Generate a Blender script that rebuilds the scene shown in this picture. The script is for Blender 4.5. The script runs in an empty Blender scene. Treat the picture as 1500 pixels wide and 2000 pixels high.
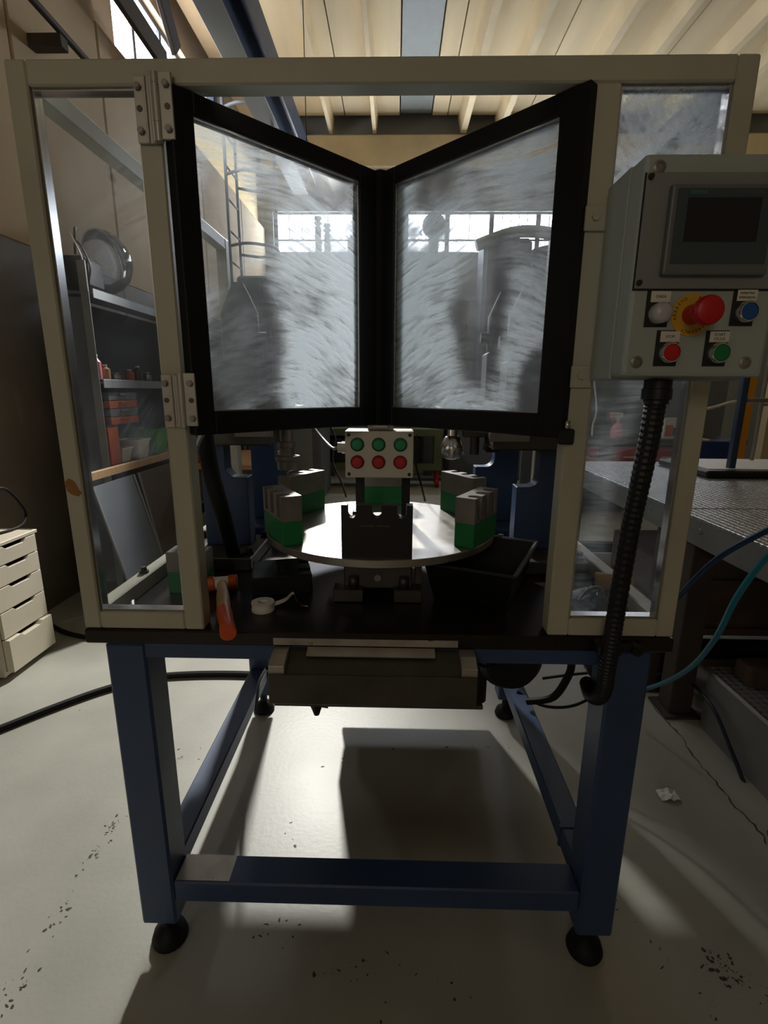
import bpy, bmesh, math, random
from mathutils import Vector, Matrix
from math import sin, cos, pi, radians, atan2, sqrt
random.seed(7)
S = bpy.context.scene
C = S.collection

# ------------------------------------------------------------------ camera
YAW, PITCH, ROLL, FPX, EYE = 0.0213, 0.23641, 0.00598, 985.85, 1.44
_f = Vector((-sin(YAW)*cos(PITCH), cos(YAW)*cos(PITCH), -sin(PITCH)))
_r = Vector((cos(YAW), sin(YAW), 0)); _u = _r.cross(_f)
_R = _r*cos(ROLL) + _u*sin(ROLL); _U = _R.cross(_f)
cam = bpy.data.cameras.new('camera'); camo = bpy.data.objects.new('camera', cam); C.objects.link(camo)
m = Matrix.Identity(4)
for i in range(3):
    m[i][0], m[i][1], m[i][2] = _R[i], _U[i], -_f[i]
m[2][3] = EYE
camo.matrix_world = m
cam.sensor_fit = 'HORIZONTAL'; cam.sensor_width = 36.0; cam.lens = 36.0*FPX/1500.0
cam.clip_start = 0.02; cam.clip_end = 200
S.camera = camo

def at(px, py, X=None, Y=None, Z=None):
    """Real-world point seen at a pixel of the photograph on a known plane."""
    d = _f + _R*((px-750)/FPX) - _U*((py-1000)/FPX)
    t = Y/d.y if Y is not None else ((Z-EYE)/d.z if Z is not None else X/d.x)
    return Vector((d.x*t, d.y*t, d.z*t+EYE))

# ------------------------------------------------------------------ sky, assumed lamp, exposure
w = bpy.data.worlds.new('world'); S.world = w; w.use_nodes = True
bg = w.node_tree.nodes['Background']; bg.inputs[0].default_value = (0.86, 0.93, 1.0, 1); bg.inputs[1].default_value = 3.0
ASSUMED_LAMP = Vector((-.85, 5.3, 3.5))                         # assumed work lamp, added unseen to throw the bench's shadow towards the viewer
spot = bpy.data.lights.new('assumed_lamp_beam', 'SPOT'); spot.energy = 1150; spot.spot_size = radians(50); spot.spot_blend = .55; spot.shadow_soft_size = .12; spot.color = (1.0, .97, .92)
spoto = bpy.data.objects.new('assumed_lamp_beam', spot); C.objects.link(spoto); spoto.location = ASSUMED_LAMP
spoto.rotation_euler = (Vector((-1.15, 1.6, 1.0))-ASSUMED_LAMP).to_track_quat('-Z', 'Y').to_euler()
W_BACK, W_LEFT, W_FRONT = 20.0, 15.0, 3.3               # brightness of the daylit panes; the front fill is assumed
S.view_settings.view_transform = 'Standard'; S.view_settings.look = 'None'
S.view_settings.exposure = 0.0; S.view_settings.gamma = 1.0; S.view_settings.use_curve_mapping = False
S.display_settings.display_device = 'sRGB'
S.cycles.max_bounces = 10; S.cycles.transparent_max_bounces = 24; S.cycles.transmission_bounces = 8
S.cycles.sample_clamp_indirect = 6.0; S.cycles.caustics_reflective = False; S.cycles.caustics_refractive = False
S.cycles.use_denoising = True

# ------------------------------------------------------------------ materials
def lin(c):
    return tuple((v/255/12.92 if v/255 <= .04045 else ((v/255+.055)/1.055)**2.4) for v in c)
def _nt(name):
    mt = bpy.data.materials.new(name); mt.use_nodes = True
    return mt, mt.node_tree, mt.node_tree.nodes, mt.node_tree.links, mt.node_tree.nodes['Principled BSDF']
def mat(name, rgb, rough=.5, metal=0., var=.12, scale=6., bump=0., bscale=None, wear=None, spec=.5, stretch=None, emit=None, coat=0.):
    mt, nt, N, L, B = _nt(name)
    tc = N.new('ShaderNodeTexCoord'); mp = N.new('ShaderNodeMapping')
    L.new(tc.outputs['Object'], mp.inputs[0])
    if stretch: mp.inputs['Scale'].default_value = stretch
    n = N.new('ShaderNodeTexNoise'); n.inputs['Scale'].default_value = scale; n.inputs['Detail'].default_value = 6
    L.new(mp.outputs[0], n.inputs['Vector'])
    c = lin(rgb)
    ramp = N.new('ShaderNodeValToRGB'); e = ramp.color_ramp.elements
    e[0].position = .3; e[1].position = .7
    e[0].color = tuple(max(0, v*(1-var)) for v in c)+(1,); e[1].color = tuple(min(1, v*(1+var)) for v in c)+(1,)
    L.new(n.outputs[0], ramp.inputs[0]); out = ramp.outputs[0]
    rr = N.new('ShaderNodeMapRange'); rr.inputs['To Min'].default_value = max(0, rough-.08); rr.inputs['To Max'].default_value = min(1, rough+.08)
    L.new(n.outputs[0], rr.inputs[0]); L.new(rr.outputs[0], B.inputs['Roughness'])
    if wear:                                     # (rgb, threshold, scale): patches of another colour
        n2 = N.new('ShaderNodeTexNoise'); n2.inputs['Scale'].default_value = wear[2]; n2.inputs['Detail'].default_value = 8; n2.inputs['Roughness'].default_value = .65
        L.new(mp.outputs[0], n2.inputs['Vector'])
        r2 = N.new('ShaderNodeValToRGB'); r2.color_ramp.elements[0].position = wear[1]; r2.color_ramp.elements[1].position = wear[1]+.05
        L.new(n2.outputs[0], r2.inputs[0])
        mx = N.new('ShaderNodeMixRGB'); L.new(r2.outputs[0], mx.inputs[0]); L.new(out, mx.inputs[1]); mx.inputs[2].default_value = lin(wear[0])+(1,)
        out = mx.outputs[0]
    L.new(out, B.inputs['Base Color']); B.inputs['Metallic'].default_value = metal
    B.inputs['Specular IOR Level'].default_value = spec; B.inputs['Coat Weight'].default_value = coat
    if bump:
        n3 = N.new('ShaderNodeTexNoise'); n3.inputs['Scale'].default_value = bscale or scale*6; n3.inputs['Detail'].default_value = 4
        L.new(mp.outputs[0], n3.inputs['Vector'])
        b = N.new('ShaderNodeBump'); b.inputs['Strength'].default_value = bump; b.inputs['Distance'].default_value = .004
        L.new(n3.outputs[0], b.inputs['Height']); L.new(b.outputs[0], B.inputs['Normal'])
    if emit:
        B.inputs['Emission Color'].default_value = lin(rgb)+(1,); B.inputs['Emission Strength'].default_value = emit
    return mt
def daylight(name, rgb, strength):
    """A frosted pane lit by the sky behind it."""
    mt, nt, N, L, B = _nt(name)
    B.inputs['Base Color'].default_value = (.8, .8, .8, 1); B.inputs['Emission Color'].default_value = lin(rgb)+(1,); B.inputs['Emission Strength'].default_value = strength
    return mt
def plexi(name, dust=.4, lo=.35, hi=.7, arc=(.0, .0), fleck=1., gx=None, base=.04, gz=None, clouds=4.2, viewer_refl=()):
    """Clear acrylic with dust and painted-in reflections: arcs of fine scratches and cloudy patches that scatter light."""
    mt, nt, N, L, B = _nt(name); N.remove(B); out = N['Material Output']
    def M(op, a, b=None):
        n = N.new('ShaderNodeMath'); n.operation = op
        for i, v in enumerate((a, b)):
            if v is None: continue
            if isinstance(v, (int, float)): n.inputs[i].default_value = v
            else: L.new(v, n.inputs[i])
        return n.outputs[0]
    tc = N.new('ShaderNodeTexCoord'); sx = N.new('ShaderNodeSeparateXYZ'); L.new(tc.outputs['Object'], sx.inputs[0])
    x, z = M('ADD', sx.outputs[0], -arc[0]), M('ADD', sx.outputs[2], -arc[1])
    wob = N.new('ShaderNodeTexNoise'); wob.inputs['Scale'].default_value = 2.6; wob.inputs['Detail'].default_value = 1; L.new(tc.outputs['Object'], wob.inputs['Vector'])
    r = M('ADD', M('SQRT', M('ADD', M('MULTIPLY', x, x), M('MULTIPLY', z, z))), M('MULTIPLY', wob.outputs[0], .16))
    th = M('ARCTAN2', z, x)
    cv = N.new('ShaderNodeCombineXYZ'); L.new(M('MULTIPLY', r, 62.), cv.inputs[0]); L.new(M('MULTIPLY', th, 3.4), cv.inputs[1])
    st = N.new('ShaderNodeTexNoise'); st.inputs['Scale'].default_value = 1.6; st.inputs['Detail'].default_value = 9; st.inputs['Roughness'].default_value = .72; L.new(cv.outputs[0], st.inputs['Vector'])
    cl = N.new('ShaderNodeTexNoise'); cl.inputs['Scale'].default_value = clouds; cl.inputs['Detail'].default_value = 3; L.new(tc.outputs['Object'], cl.inputs['Vector'])
    mr = N.new('ShaderNodeMapRange'); mr.interpolation_type = 'SMOOTHSTEP'; mr.inputs['From Min'].default_value = lo; mr.inputs['From Max'].default_value = hi
    L.new(cl.outputs[0], mr.inputs[0])
    ms = N.new('ShaderNodeMapRange'); ms.inputs['From Min'].default_value = .36; ms.inputs['From Max'].default_value = .66; ms.inputs['To Min'].default_value = .16; ms.inputs['To Max'].default_value = 1.2*fleck
    L.new(st.outputs[0], ms.inputs[0])
    d = M('MULTIPLY', mr.outputs[0], ms.outputs[0])
    if gx:                                       # reflected haze painted into the dust towards one side: (x of none, x of full)
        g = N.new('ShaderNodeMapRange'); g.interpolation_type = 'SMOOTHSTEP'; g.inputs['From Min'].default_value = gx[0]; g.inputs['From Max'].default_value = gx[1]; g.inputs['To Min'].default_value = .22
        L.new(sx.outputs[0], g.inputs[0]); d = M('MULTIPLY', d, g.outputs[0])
    for (wx, wz, rx, rz) in viewer_refl:               # viewer's dark reflection, painted by thinning the dust in ellipses
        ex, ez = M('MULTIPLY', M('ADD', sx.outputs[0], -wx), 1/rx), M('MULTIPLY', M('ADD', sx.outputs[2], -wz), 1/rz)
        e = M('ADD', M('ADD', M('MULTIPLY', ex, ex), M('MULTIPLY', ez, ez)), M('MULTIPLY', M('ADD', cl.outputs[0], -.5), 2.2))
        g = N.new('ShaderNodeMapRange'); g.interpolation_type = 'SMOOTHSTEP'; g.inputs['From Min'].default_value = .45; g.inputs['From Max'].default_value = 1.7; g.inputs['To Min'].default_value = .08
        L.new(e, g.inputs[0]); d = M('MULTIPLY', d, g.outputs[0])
    if gz:
        g = N.new('ShaderNodeMapRange'); g.interpolation_type = 'SMOOTHSTEP'; g.inputs['From Min'].default_value = gz[0]; g.inputs['From Max'].default_value = gz[1]; g.inputs['To Min'].default_value = .1
        L.new(sx.outputs[2], g.inputs[0]); d = M('MULTIPLY', d, g.outputs[0])
    d = M('ADD', M('MULTIPLY', d, dust), base); d = M('MINIMUM', d, .85)
    tr = N.new('ShaderNodeBsdfTransparent'); tr.inputs[0].default_value = (.93, .95, .97, 1)
    tl = N.new('ShaderNodeBsdfTranslucent'); tl.inputs[0].default_value = (.86, .94, 1, 1)
    df = N.new('ShaderNodeBsdfDiffuse'); df.inputs[0].default_value = (.6, .64, .68, 1)
    sc = N.new('ShaderNodeMixShader'); sc.inputs[0].default_value = .08; L.new(tl.outputs[0], sc.inputs[1]); L.new(df.outputs[0], sc.inputs[2])
    m1 = N.new('ShaderNodeMixShader'); L.new(d, m1.inputs[0]); L.new(tr.outputs[0], m1.inputs[1]); L.new(sc.outputs[0], m1.inputs[2])
    gl = N.new('ShaderNodeBsdfGlossy'); gl.inputs['Roughness'].default_value = .06
    fr = N.new('ShaderNodeFresnel'); fr.inputs[0].default_value = 1.45
    m2 = N.new('ShaderNodeMixShader'); L.new(M('MULTIPLY', fr.outputs[0], .7), m2.inputs[0]); L.new(m1.outputs[0], m2.inputs[1]); L.new(gl.outputs[0], m2.inputs[2])
    L.new(m2.outputs[0], out.inputs['Surface'])
    return mt
def tread(name, rgb):
    """Steel plate with rows of raised lozenges (fine relief)."""
    mt, nt, N, L, B = _nt(name)
    tc = N.new('ShaderNodeTexCoord'); mp = N.new('ShaderNodeMapping'); mp.inputs['Rotation'].default_value = (0, 0, radians(45)); mp.inputs['Scale'].default_value = (150, 150, 1)
    L.new(tc.outputs['Object'], mp.inputs[0])
    sx = N.new('ShaderNodeSeparateXYZ'); L.new(mp.outputs[0], sx.inputs[0])
    def M(op, a, b=None):
        k = N.new('ShaderNodeMath'); k.operation = op
        for i, v in enumerate((a, b)):
            if v is None: continue
            if isinstance(v, (int, float)): k.inputs[i].default_value = v
            else: L.new(v, k.inputs[i])
        return k.outputs[0]
    hgt = M('MULTIPLY', M('SINE', sx.outputs[0]), M('SINE', sx.outputs[1]))
    n = N.new('ShaderNodeTexNoise'); n.inputs['Scale'].default_value = 5; n.inputs['Detail'].default_value = 6; L.new(tc.outputs['Object'], n.inputs[0])
    rp = N.new('ShaderNodeValToRGB'); c = lin(rgb); rp.color_ramp.elements[0].color = tuple(v*.75 for v in c)+(1,); rp.color_ramp.elements[1].color = tuple(v*1.2 for v in c)+(1,)
    L.new(n.outputs[0], rp.inputs[0]); L.new(rp.outputs[0], B.inputs['Base Color'])
    b = N.new('ShaderNodeBump'); b.inputs['Strength'].default_value = 1.; b.inputs['Distance'].default_value = .0022; L.new(hgt, b.inputs['Height']); L.new(b.outputs[0], B.inputs['Normal'])
    B.inputs['Metallic'].default_value = .6; B.inputs['Roughness'].default_value = .25
    return mt

K = dict(
    floor=mat('floor_paint', (168, 168, 158), .42, var=.14, scale=2.2, bump=.12, bscale=60, wear=((112, 104, 88), .685, 5.)),
    concrete=mat('wall_concrete', (204, 182, 150), .85, var=.14, scale=1.6, bump=.2, bscale=30, wear=((140, 122, 98), .66, 3.)),
    dado=mat('dado_paint', (118, 107, 95), .6, var=.2, scale=2., wear=((140, 135, 125), .74, 14.)),
    ceil=mat('ceiling_concrete', (226, 207, 168), .9, var=.1, scale=1.2, bump=.1, bscale=20, stretch=(3, .3, 1)),
    rib=mat('rib_concrete', (228, 210, 172), .9, var=.1, scale=2.),
    skypanel=mat('roof_panel_grey', (150, 156, 152), .6, var=.06),
    wallgrey=mat('back_wall_grey', (140, 142, 142), .8, var=.1, scale=1.2),
    cage=mat('cage_paint', (176, 174, 154), .45, var=.07, scale=5., bump=.08, bscale=90, wear=((70, 58, 46), .745, 26.)),
    blue=mat('frame_blue', (48, 70, 106), .45, var=.1, scale=5, wear=((34, 44, 62), .72, 18.)),
    bluework=mat('worn_blue', (52, 66, 90), .3, var=.2, scale=9, wear=((150, 150, 150), .56, 30.)),
    top=mat('tabletop_steel', (44, 38, 35), .3, .55, var=.25, scale=4, bump=.05),
    black=mat('black_paint', (13, 13, 14), .55, var=.2, spec=.25),
    plastic=mat('black_plastic', (20, 20, 21), .45, var=.15, spec=.4),
    rubber=mat('black_rubber', (16, 16, 17), .6, var=.2, spec=.3),
    alu=mat('machined_steel', (164, 160, 154), .36, .85, var=.08, scale=30, stretch=(1, 1, 1), bump=.04),
    steel=mat('steel_grey', (134, 130, 124), .42, .45, var=.15, scale=14),
    dsteel=mat('dark_steel', (80, 76, 70), .45, .6, var=.25, scale=12, wear=((130, 124, 114), .7, 16.)),
    wornsteel=mat('bare_worn_steel', (176, 170, 160), .45, .6, var=.2, scale=14, wear=((70, 62, 52), .62, 16.)),
    galv=mat('galvanised_steel', (142, 144, 144), .5, .6, var=.12, scale=9),
    hinge=mat('hinge_paint', (176, 172, 160), .38, .35, var=.06),
    green=mat('fixture_green', (16, 118, 62), .5, var=.1, scale=10),
    encl=mat('enclosure_grey', (158, 166, 160), .45, var=.04, wear=((60, 48, 36), .8, 30.)),
    plate=mat('panel_grey', (128, 130, 128), .5, var=.04),
    bezel=mat('bezel_grey', (98, 102, 104), .42, var=.03),
    bezel2=mat('bezel_dark', (58, 70, 76), .35, var=.03),
    lcd=mat('screen_off', (22, 26, 34), .14, var=.02),
    teal=mat('print_teal', (40, 140, 130), .5, var=.0),
    greyprint=mat('print_grey', (84, 98, 104), .5, var=.0),
    ink=mat('print_black', (18, 18, 18), .6, var=.0),
    label=mat('label_white', (214, 208, 190), .6, var=.03),
    yellow=mat('yellow_disc', (206, 160, 40), .5, var=.05),
    red=mat('button_red', (186, 24, 30), .35, var=.04),
    bgreen=mat('button_green', (12, 116, 66), .35, var=.04),
    bgreen2=mat('pilot_green', (14, 140, 92), .3, var=.04),
    bblue=mat('button_blue', (24, 78, 142), .35, var=.04),
    blens=mat('lens_clear_grey', (176, 178, 180), .3, var=.03),
    chrome=mat('chrome', (205, 205, 205), .2, .95, var=.03),
    boxgrey=mat('box_grey', (206, 200, 186), .5, var=.03),
    orange=mat('orange_plastic', (214, 92, 40), .4, var=.06),
    wood=mat('wood_handle', (206, 176, 128), .55, var=.12, scale=16, stretch=(1, 1, .2)),
    white=mat('white_plastic', (228, 226, 218), .5, var=.02),
    ptfe=mat('tape_white', (232, 230, 224), .6, var=.03),
    drawer=mat('drawer_white', (206, 198, 178), .5, var=.04),
    darkwood=mat('dark_board', (84, 66, 52), .6, var=.25, scale=6, stretch=(1, 6, 1), wear=((150, 130, 112), .68, 10.)),
    beamtan=mat('beam_tan', (150, 128, 96), .85, var=.1),
    rust=mat('rust_brown', (142, 98, 48), .7, var=.2, scale=40),
    lwood=mat('pine_wood', (178, 140, 96), .6, var=.18, scale=12, stretch=(1, 8, 1)),
    brownwrap=mat('brown_slab', (84, 68, 58), .32, var=.35, scale=7, bump=.3, bscale=14),
    tealhose=mat('teal_hose', (40, 124, 148), .4, var=.05),
    bluehose=mat('blue_hose', (34, 62, 98), .4, var=.05),
    dkhose=mat('dark_blue_hose', (24, 38, 54), .45, var=.05),
    yellowpost=mat('yellow_paint', (222, 150, 20), .5, var=.06),
    redcrate=mat('red_crate', (186, 40, 38), .5, var=.08),
    bluebox=mat('blue_box', (26, 52, 120), .5, var=.05),
    olive=mat('olive_steel', (96, 104, 72), .5, var=.1),
    pink=mat('pink_liquid', (226, 150, 160), .3, var=.05),
    craneblue=mat('crane_blue', (38, 56, 84), .5, var=.1),
    cranegrey=mat('crane_grey', (84, 84, 76), .6, var=.08),
    darkbrown=mat('steel_brown', (64, 54, 46), .6, var=.2),
    tan=mat('tan_wall', (186, 172, 140), .8, var=.07, scale=1.5),
    terracotta=mat('orange_tray', (182, 84, 44), .5, var=.08),
    greenitem=mat('green_plastic', (70, 150, 40), .5, var=.06),
    slate=mat('slate_grey', (98, 102, 108), .7, var=.08),
    day_back=daylight('daylit_pane', (240, 246, 255), W_BACK),
    day_fill=daylight('fill_pane_right', (240, 246, 255), W_BACK*.35),
    day_left=daylight('daylit_strip', (246, 248, 255), W_LEFT),
    day_fill_front=daylight('fill_pane_front', (255, 247, 234), W_FRONT),
    day_yellow=mat('translucent_sheet', (226, 206, 160), .6, var=.05, emit=.75),
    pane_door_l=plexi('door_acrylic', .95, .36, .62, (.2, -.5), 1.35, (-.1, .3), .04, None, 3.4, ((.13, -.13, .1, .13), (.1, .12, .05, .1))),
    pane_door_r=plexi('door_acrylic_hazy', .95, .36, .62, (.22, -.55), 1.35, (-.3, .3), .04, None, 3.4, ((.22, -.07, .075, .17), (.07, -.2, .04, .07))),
    pane_side=plexi('side_acrylic', .03, .35, .75, (.2, -.3), 1., None, .004),
    pane_right=plexi('hazy_side_acrylic', .8, .3, .66, (.52, 1.05), 1.2, None, .015, (.5, .85), 6.),
    film=plexi('bag_film', .5, .3, .7, (0, 0), 1.2, None, .3),
    dome=plexi('clear_dome', .2, .3, .8, (0, 0), 1., None, .05),
    tread=tread('checker_plate', (176, 178, 178)),
)

# ------------------------------------------------------------------ mesh helpers
class MB:
    def __init__(s): s.b = bmesh.new(); s.smooth = set()
    def box(s, x0, x1, y0, y1, z0, z1, bev=0., mtx=None, seg=1):
        r = bmesh.ops.create_cube(s.b, size=1.0); vs = r['verts']
        for v in vs: v.co = Vector(((x0+x1)/2+v.co.x*(x1-x0), (y0+y1)/2+v.co.y*(y1-y0), (z0+z1)/2+v.co.z*(z1-z0)))
        if bev:
            es = list({e for v in vs for e in v.link_edges})
            g = bmesh.ops.bevel(s.b, geom=es, offset=min(bev, .45*min(abs(x1-x0), abs(y1-y0), abs(z1-z0))), segments=seg, affect='EDGES', profile=.6)
            vs = list({v for v in g['verts']} | {v for v in vs if v.is_valid})
        if mtx:
            for v in vs: v.co = mtx @ v.co
        return s
    def prism(s, pts, d0, d1, axis='y', bev=0., mtx=None):
        """Outline pts (a,b) drawn in the plane across axis, given depth d0..d1."""
        def co(a, b, d): return Vector({'y': (a, d, b), 'x': (d, a, b), 'z': (a, b, d)}[axis])
        A = [s.b.verts.new(co(a, b, d0)) for a, b in pts]; B_ = [s.b.verts.new(co(a, b, d1)) for a, b in pts]
        n = len(pts); fs = [s.b.faces.new(A), s.b.faces.new(list(reversed(B_)))]
        for i in range(n): fs.append(s.b.faces.new([A[i], B_[i], B_[(i+1) % n], A[(i+1) % n]]))
        bmesh.ops.recalc_face_normals(s.b, faces=fs)
        vs = A+B_
        if bev:
            es = list({e for f in fs for e in f.edges}); g = bmesh.ops.bevel(s.b, geom=es, offset=bev, segments=1, affect='EDGES')
            vs = list({v for v in g['verts']} | {v for v in vs if v.is_valid})
        if mtx:
            for v in vs: v.co = mtx @ v.co
        return s
    def lathe(s, prof, n=24, mtx=None, closed=False):
        """Profile (r,h) spun about z."""
        rings = []
        for r, h in prof:
            rings.append([s.b.verts.new(Vector((r*cos(2*pi*i/n), r*sin(2*pi*i/n), h))) for i in range(n)] if r > 1e-6 else [s.b.verts.new(Vector((0, 0, h)))])
        fs = []
        prs = list(zip(rings, rings[1:])) + ([(rings[-1], rings[0])] if closed else [])
        for a, b in prs:
            for i in range(n):
                j = (i+1) % n
                if len(a) == 1 and len(b) == 1: continue
                q = [a[0], b[j], b[i]] if len(a) == 1 else ([a[i], a[j], b[0]] if len(b) == 1 else [a[i], a[j], b[j], b[i]])
                f = s.b.faces.new(q); f.smooth = True; fs.append(f)
        if not closed:
            for rg in (rings[0], rings[-1]):
                if len(rg) > 1: fs.append(s.b.faces.new(rg))
        bmesh.ops.recalc_face_normals(s.b, faces=fs)
        if mtx:
            for rg in rings:
                for v in rg: v.co = mtx @ v.co
        return s
    def cyl(s, p, q, r, r2=None, n=16, bev=0.):
        p, q = Vector(p), Vector(q); L = (q-p).length; r2 = r if r2 is None else r2
        mt = Matrix.Translation(p) @ (q-p).to_track_quat('Z', 'Y').to_matrix().to_4x4()
        pf = [(r, 0), (r2, L)] if not bev else [(r-bev, 0), (r, bev), (r2, L-bev), (r2-bev, L)]
        return s.lathe(pf, n, mt)
    def tube(s, pts, r, n=10, sub=6, ribs=0.):
        P = smooth_path(pts, sub); rings = []; up = Vector((0, 0, 1))
        T0 = (P[1]-P[0]).normalized(); nrm = T0.cross(up)
        if nrm.length < .01: nrm = Vector((1, 0, 0))
        nrm.normalize()
        for i, p in enumerate(P):
            T = (P[min(i+1, len(P)-1)]-P[max(i-1, 0)]).normalized()
            nrm = (nrm - T*nrm.dot(T)).normalized(); bi = T.cross(nrm)
            rr = r*(1+(ribs if i % 2 else 0))
            rings.append([s.b.verts.new(p+nrm*rr*cos(2*pi*k/n)+bi*rr*sin(2*pi*k/n)) for k in range(n)])
        fs = []
        for a, b in zip(rings, rings[1:]):
            for k in range(n):
                f = s.b.faces.new([a[k], a[(k+1) % n], b[(k+1) % n], b[k]]); f.smooth = not ribs; fs.append(f)
        fs += [s.b.faces.new(rings[0]), s.b.faces.new(rings[-1])]
        bmesh.ops.recalc_face_normals(s.b, faces=fs)
        return s
    def quad(s, pts):
        s.b.faces.new([s.b.verts.new(Vector(p)) for p in pts]); return s
    def bar(s, p, q, w, h, bev=0.):
        """Rectangular bar from p to q, w wide (sideways) and h high."""
        p, q = Vector(p), Vector(q); d = q-p
        mt = Matrix.Translation(p) @ d.to_track_quat('Y', 'Z').to_matrix().to_4x4()
        return s.box(-w/2, w/2, 0, d.length, -h/2, h/2, bev, mt)
def smooth_path(pts, sub):
    P = [Vector(p) for p in pts]
    if sub <= 1 or len(P) < 3:
        if sub > 1:
            return [P[0].lerp(P[-1], i/sub) for i in range(sub+1)]
        return P
    out = []
    for i in range(len(P)-1):
        a, b, c, d = P[max(i-1, 0)], P[i], P[i+1], P[min(i+2, len(P)-1)]
        for k in range(sub):
            t = k/sub
            out.append(.5*((2*b)+(c-a)*t+(2*a-5*b+4*c-d)*t*t+(3*b-a-3*c+d)*t**3))
    out.append(P[-1]); return out

WM = {}
def obj(name, mb, mt, parent=None, label=None):
    for e in mb.b.edges:
        if len(e.link_faces) == 2 and e.calc_face_angle(0) > .6: e.smooth = False
    me = bpy.data.meshes.new(name); mb.b.to_mesh(me); mb.b.free()
    o = bpy.data.objects.new(name, me); C.objects.link(o)
    me.materials.append(K[mt] if isinstance(mt, str) else mt)
    if parent:
        o.parent = parent; me.transform(WM[parent].inverted()); WM[o] = WM[parent]
    else: WM[o] = Matrix.Identity(4)
    if label: o['label'] = label
    return o
def tag(o, label, cat, group=None, kind=None):
    o['label'] = label; o['category'] = cat
    if group: o['group'] = group
    if kind: o['kind'] = kind
    return o
def thing(name, label, cat, loc=(0, 0, 0), rz=0., group=None):
    o = bpy.data.objects.new(name, None); C.objects.link(o); o.empty_display_size = .05
    o.location = loc; o.rotation_euler = (0, 0, rz)
    WM[o] = Matrix.Translation(Vector(loc)) @ Matrix.Rotation(rz, 4, 'Z')
    return tag(o, label, cat, group)
def solo(name, mb, mt, label, cat, group=None):
    """A thing that is one mesh, its origin moved to its base."""
    o = obj(name, mb, mt); me = o.data
    xs = [v.co for v in me.vertices]; lo = Vector([min(v[i] for v in xs) for i in range(3)]); hi = Vector([max(v[i] for v in xs) for i in range(3)])
    c = Vector(((lo.x+hi.x)/2, (lo.y+hi.y)/2, lo.z)); me.transform(Matrix.Translation(-c)); o.location = c
    return tag(o, label, cat, group)
def struct(name, mb, mt, parent=None):
    o = obj(name, mb, mt, parent)
    if not parent: o['kind'] = 'structure'
    return o
def dup(o, parent=None, mtx=None):
    c = o.copy(); C.objects.link(c)
    if parent: c.parent = parent
    for ch in [x for x in bpy.data.objects if x.parent == o]: dup(ch, c)
    return c
def text(name, body, loc, size, mt, parent, rz=0., align='CENTER', into=None):
    cu = bpy.data.curves.new(name, 'FONT'); cu.body = body; cu.size = size; cu.align_x = align; cu.align_y = 'CENTER'; cu.extrude = .0002
    tmp = bpy.data.objects.new(name, cu); me = bpy.data.meshes.new_from_object(tmp); bpy.data.objects.remove(tmp)
    me.transform(Matrix.Translation(Vector(loc)) @ Matrix.Rotation(rz, 4, 'Y') @ Matrix.Rotation(radians(90), 4, 'X'))
    if into is not None: into.b.from_mesh(me); return
    mb = MB(); mb.b.from_mesh(me); return obj(name, mb, mt, parent)

# ================================================================== THE ROOM
XL, XR, YB, YF, ZC = -2.3, 7.0, 9.6, -4.0, 5.5
fl = struct('floor', MB().box(XL-.3, XR+.3, YF-.3, YB+.3, -.2, 0), 'floor')
# crack in the floor by the right-hand tables
mb = MB(); cr = [at(1265, 1368, Z=0), at(1300, 1405, Z=0), at(1330, 1440, Z=0), at(1362, 1486, Z=0), at(1392, 1520, Z=0), at(1420, 1556, Z=0), at(1452, 1592, Z=0), at(1482, 1622, Z=0), at(1500, 1650, Z=0)]
cr = smooth_path(cr, 5); prev = None
for i, p in enumerate(cr):
    j = Vector((random.uniform(-.006, .006), 0, .0006)); wv = random.uniform(.0012, .0045)
    q = (p+j+Vector((-wv, 0, 0)), p+j+Vector((wv, 0, 0)))
    if prev: mb.quad([prev[0], prev[1], q[1], q[0]])
    prev = q
obj('crack', mb, 'darkbrown', fl)
def scuffs(spots, n, spread, col):
    mb = MB()
    for (a, b, cnt) in spots:
        for _ in range(cnt):
            t = random.random(); p = a.lerp(b, t)+Vector((random.gauss(0, spread), random.gauss(0, spread*1.5), .0006))
            r = random.uniform(.002, .009)*random.random(); a0 = random.uniform(0, pi); k = random.uniform(.25, .8)
            pts = []
            for i in range(7):
                q = 2*pi*i/7; rr = r*random.uniform(.6, 1.3); dx, dy = rr*cos(q), rr*sin(q)*k
                pts.append(p+Vector((dx*cos(a0)-dy*sin(a0), dx*sin(a0)+dy*cos(a0), 0)))
            mb.quad(pts)
    o = obj('scuff_marks', mb, col, fl); o['kind'] = 'stuff'
Zf = lambda x, y: at(x, y, Z=0)
scuffs([(Zf(225, 1600), Zf(160, 1700), 60), (Zf(130, 1760), Zf(90, 1830), 26), (Zf(60, 1890), Zf(10, 1960), 30), (Zf(500, 1822), Zf(550, 1820), 12),
        (Zf(560, 1830), Zf(760, 1980), 26), (Zf(700, 1850), Zf(1000, 1990), 24), (Zf(1370, 1870), Zf(1480, 1930), 110), (Zf(1160, 1700), Zf(1400, 1990), 26), (Zf(100, 1340), Zf(420, 1500), 20),
        (Zf(620, 1500), Zf(1000, 1450), 20), (Zf(520, 1480), Zf(580, 1680), 16)], 0, .016, 'darkbrown')
# crumpled scrap of film on the floor
mb = MB(); p0 = Zf(1305, 1555)
g = [[mb.b.verts.new(p0+Vector((-.035+.07*i/5, -.025+.05*j/4, .002+random.random()*.02*(1-abs(i-2.5)/3)))) for j in range(5)] for i in range(6)]
for i in range(5):
    for j in range(4): mb.b.faces.new([g[i][j], g[i+1][j], g[i+1][j+1], g[i][j+1]])
solo('plastic_scrap', mb, 'white', 'crumpled scrap of pale film lying on the floor beside the crack', 'litter')

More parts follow.
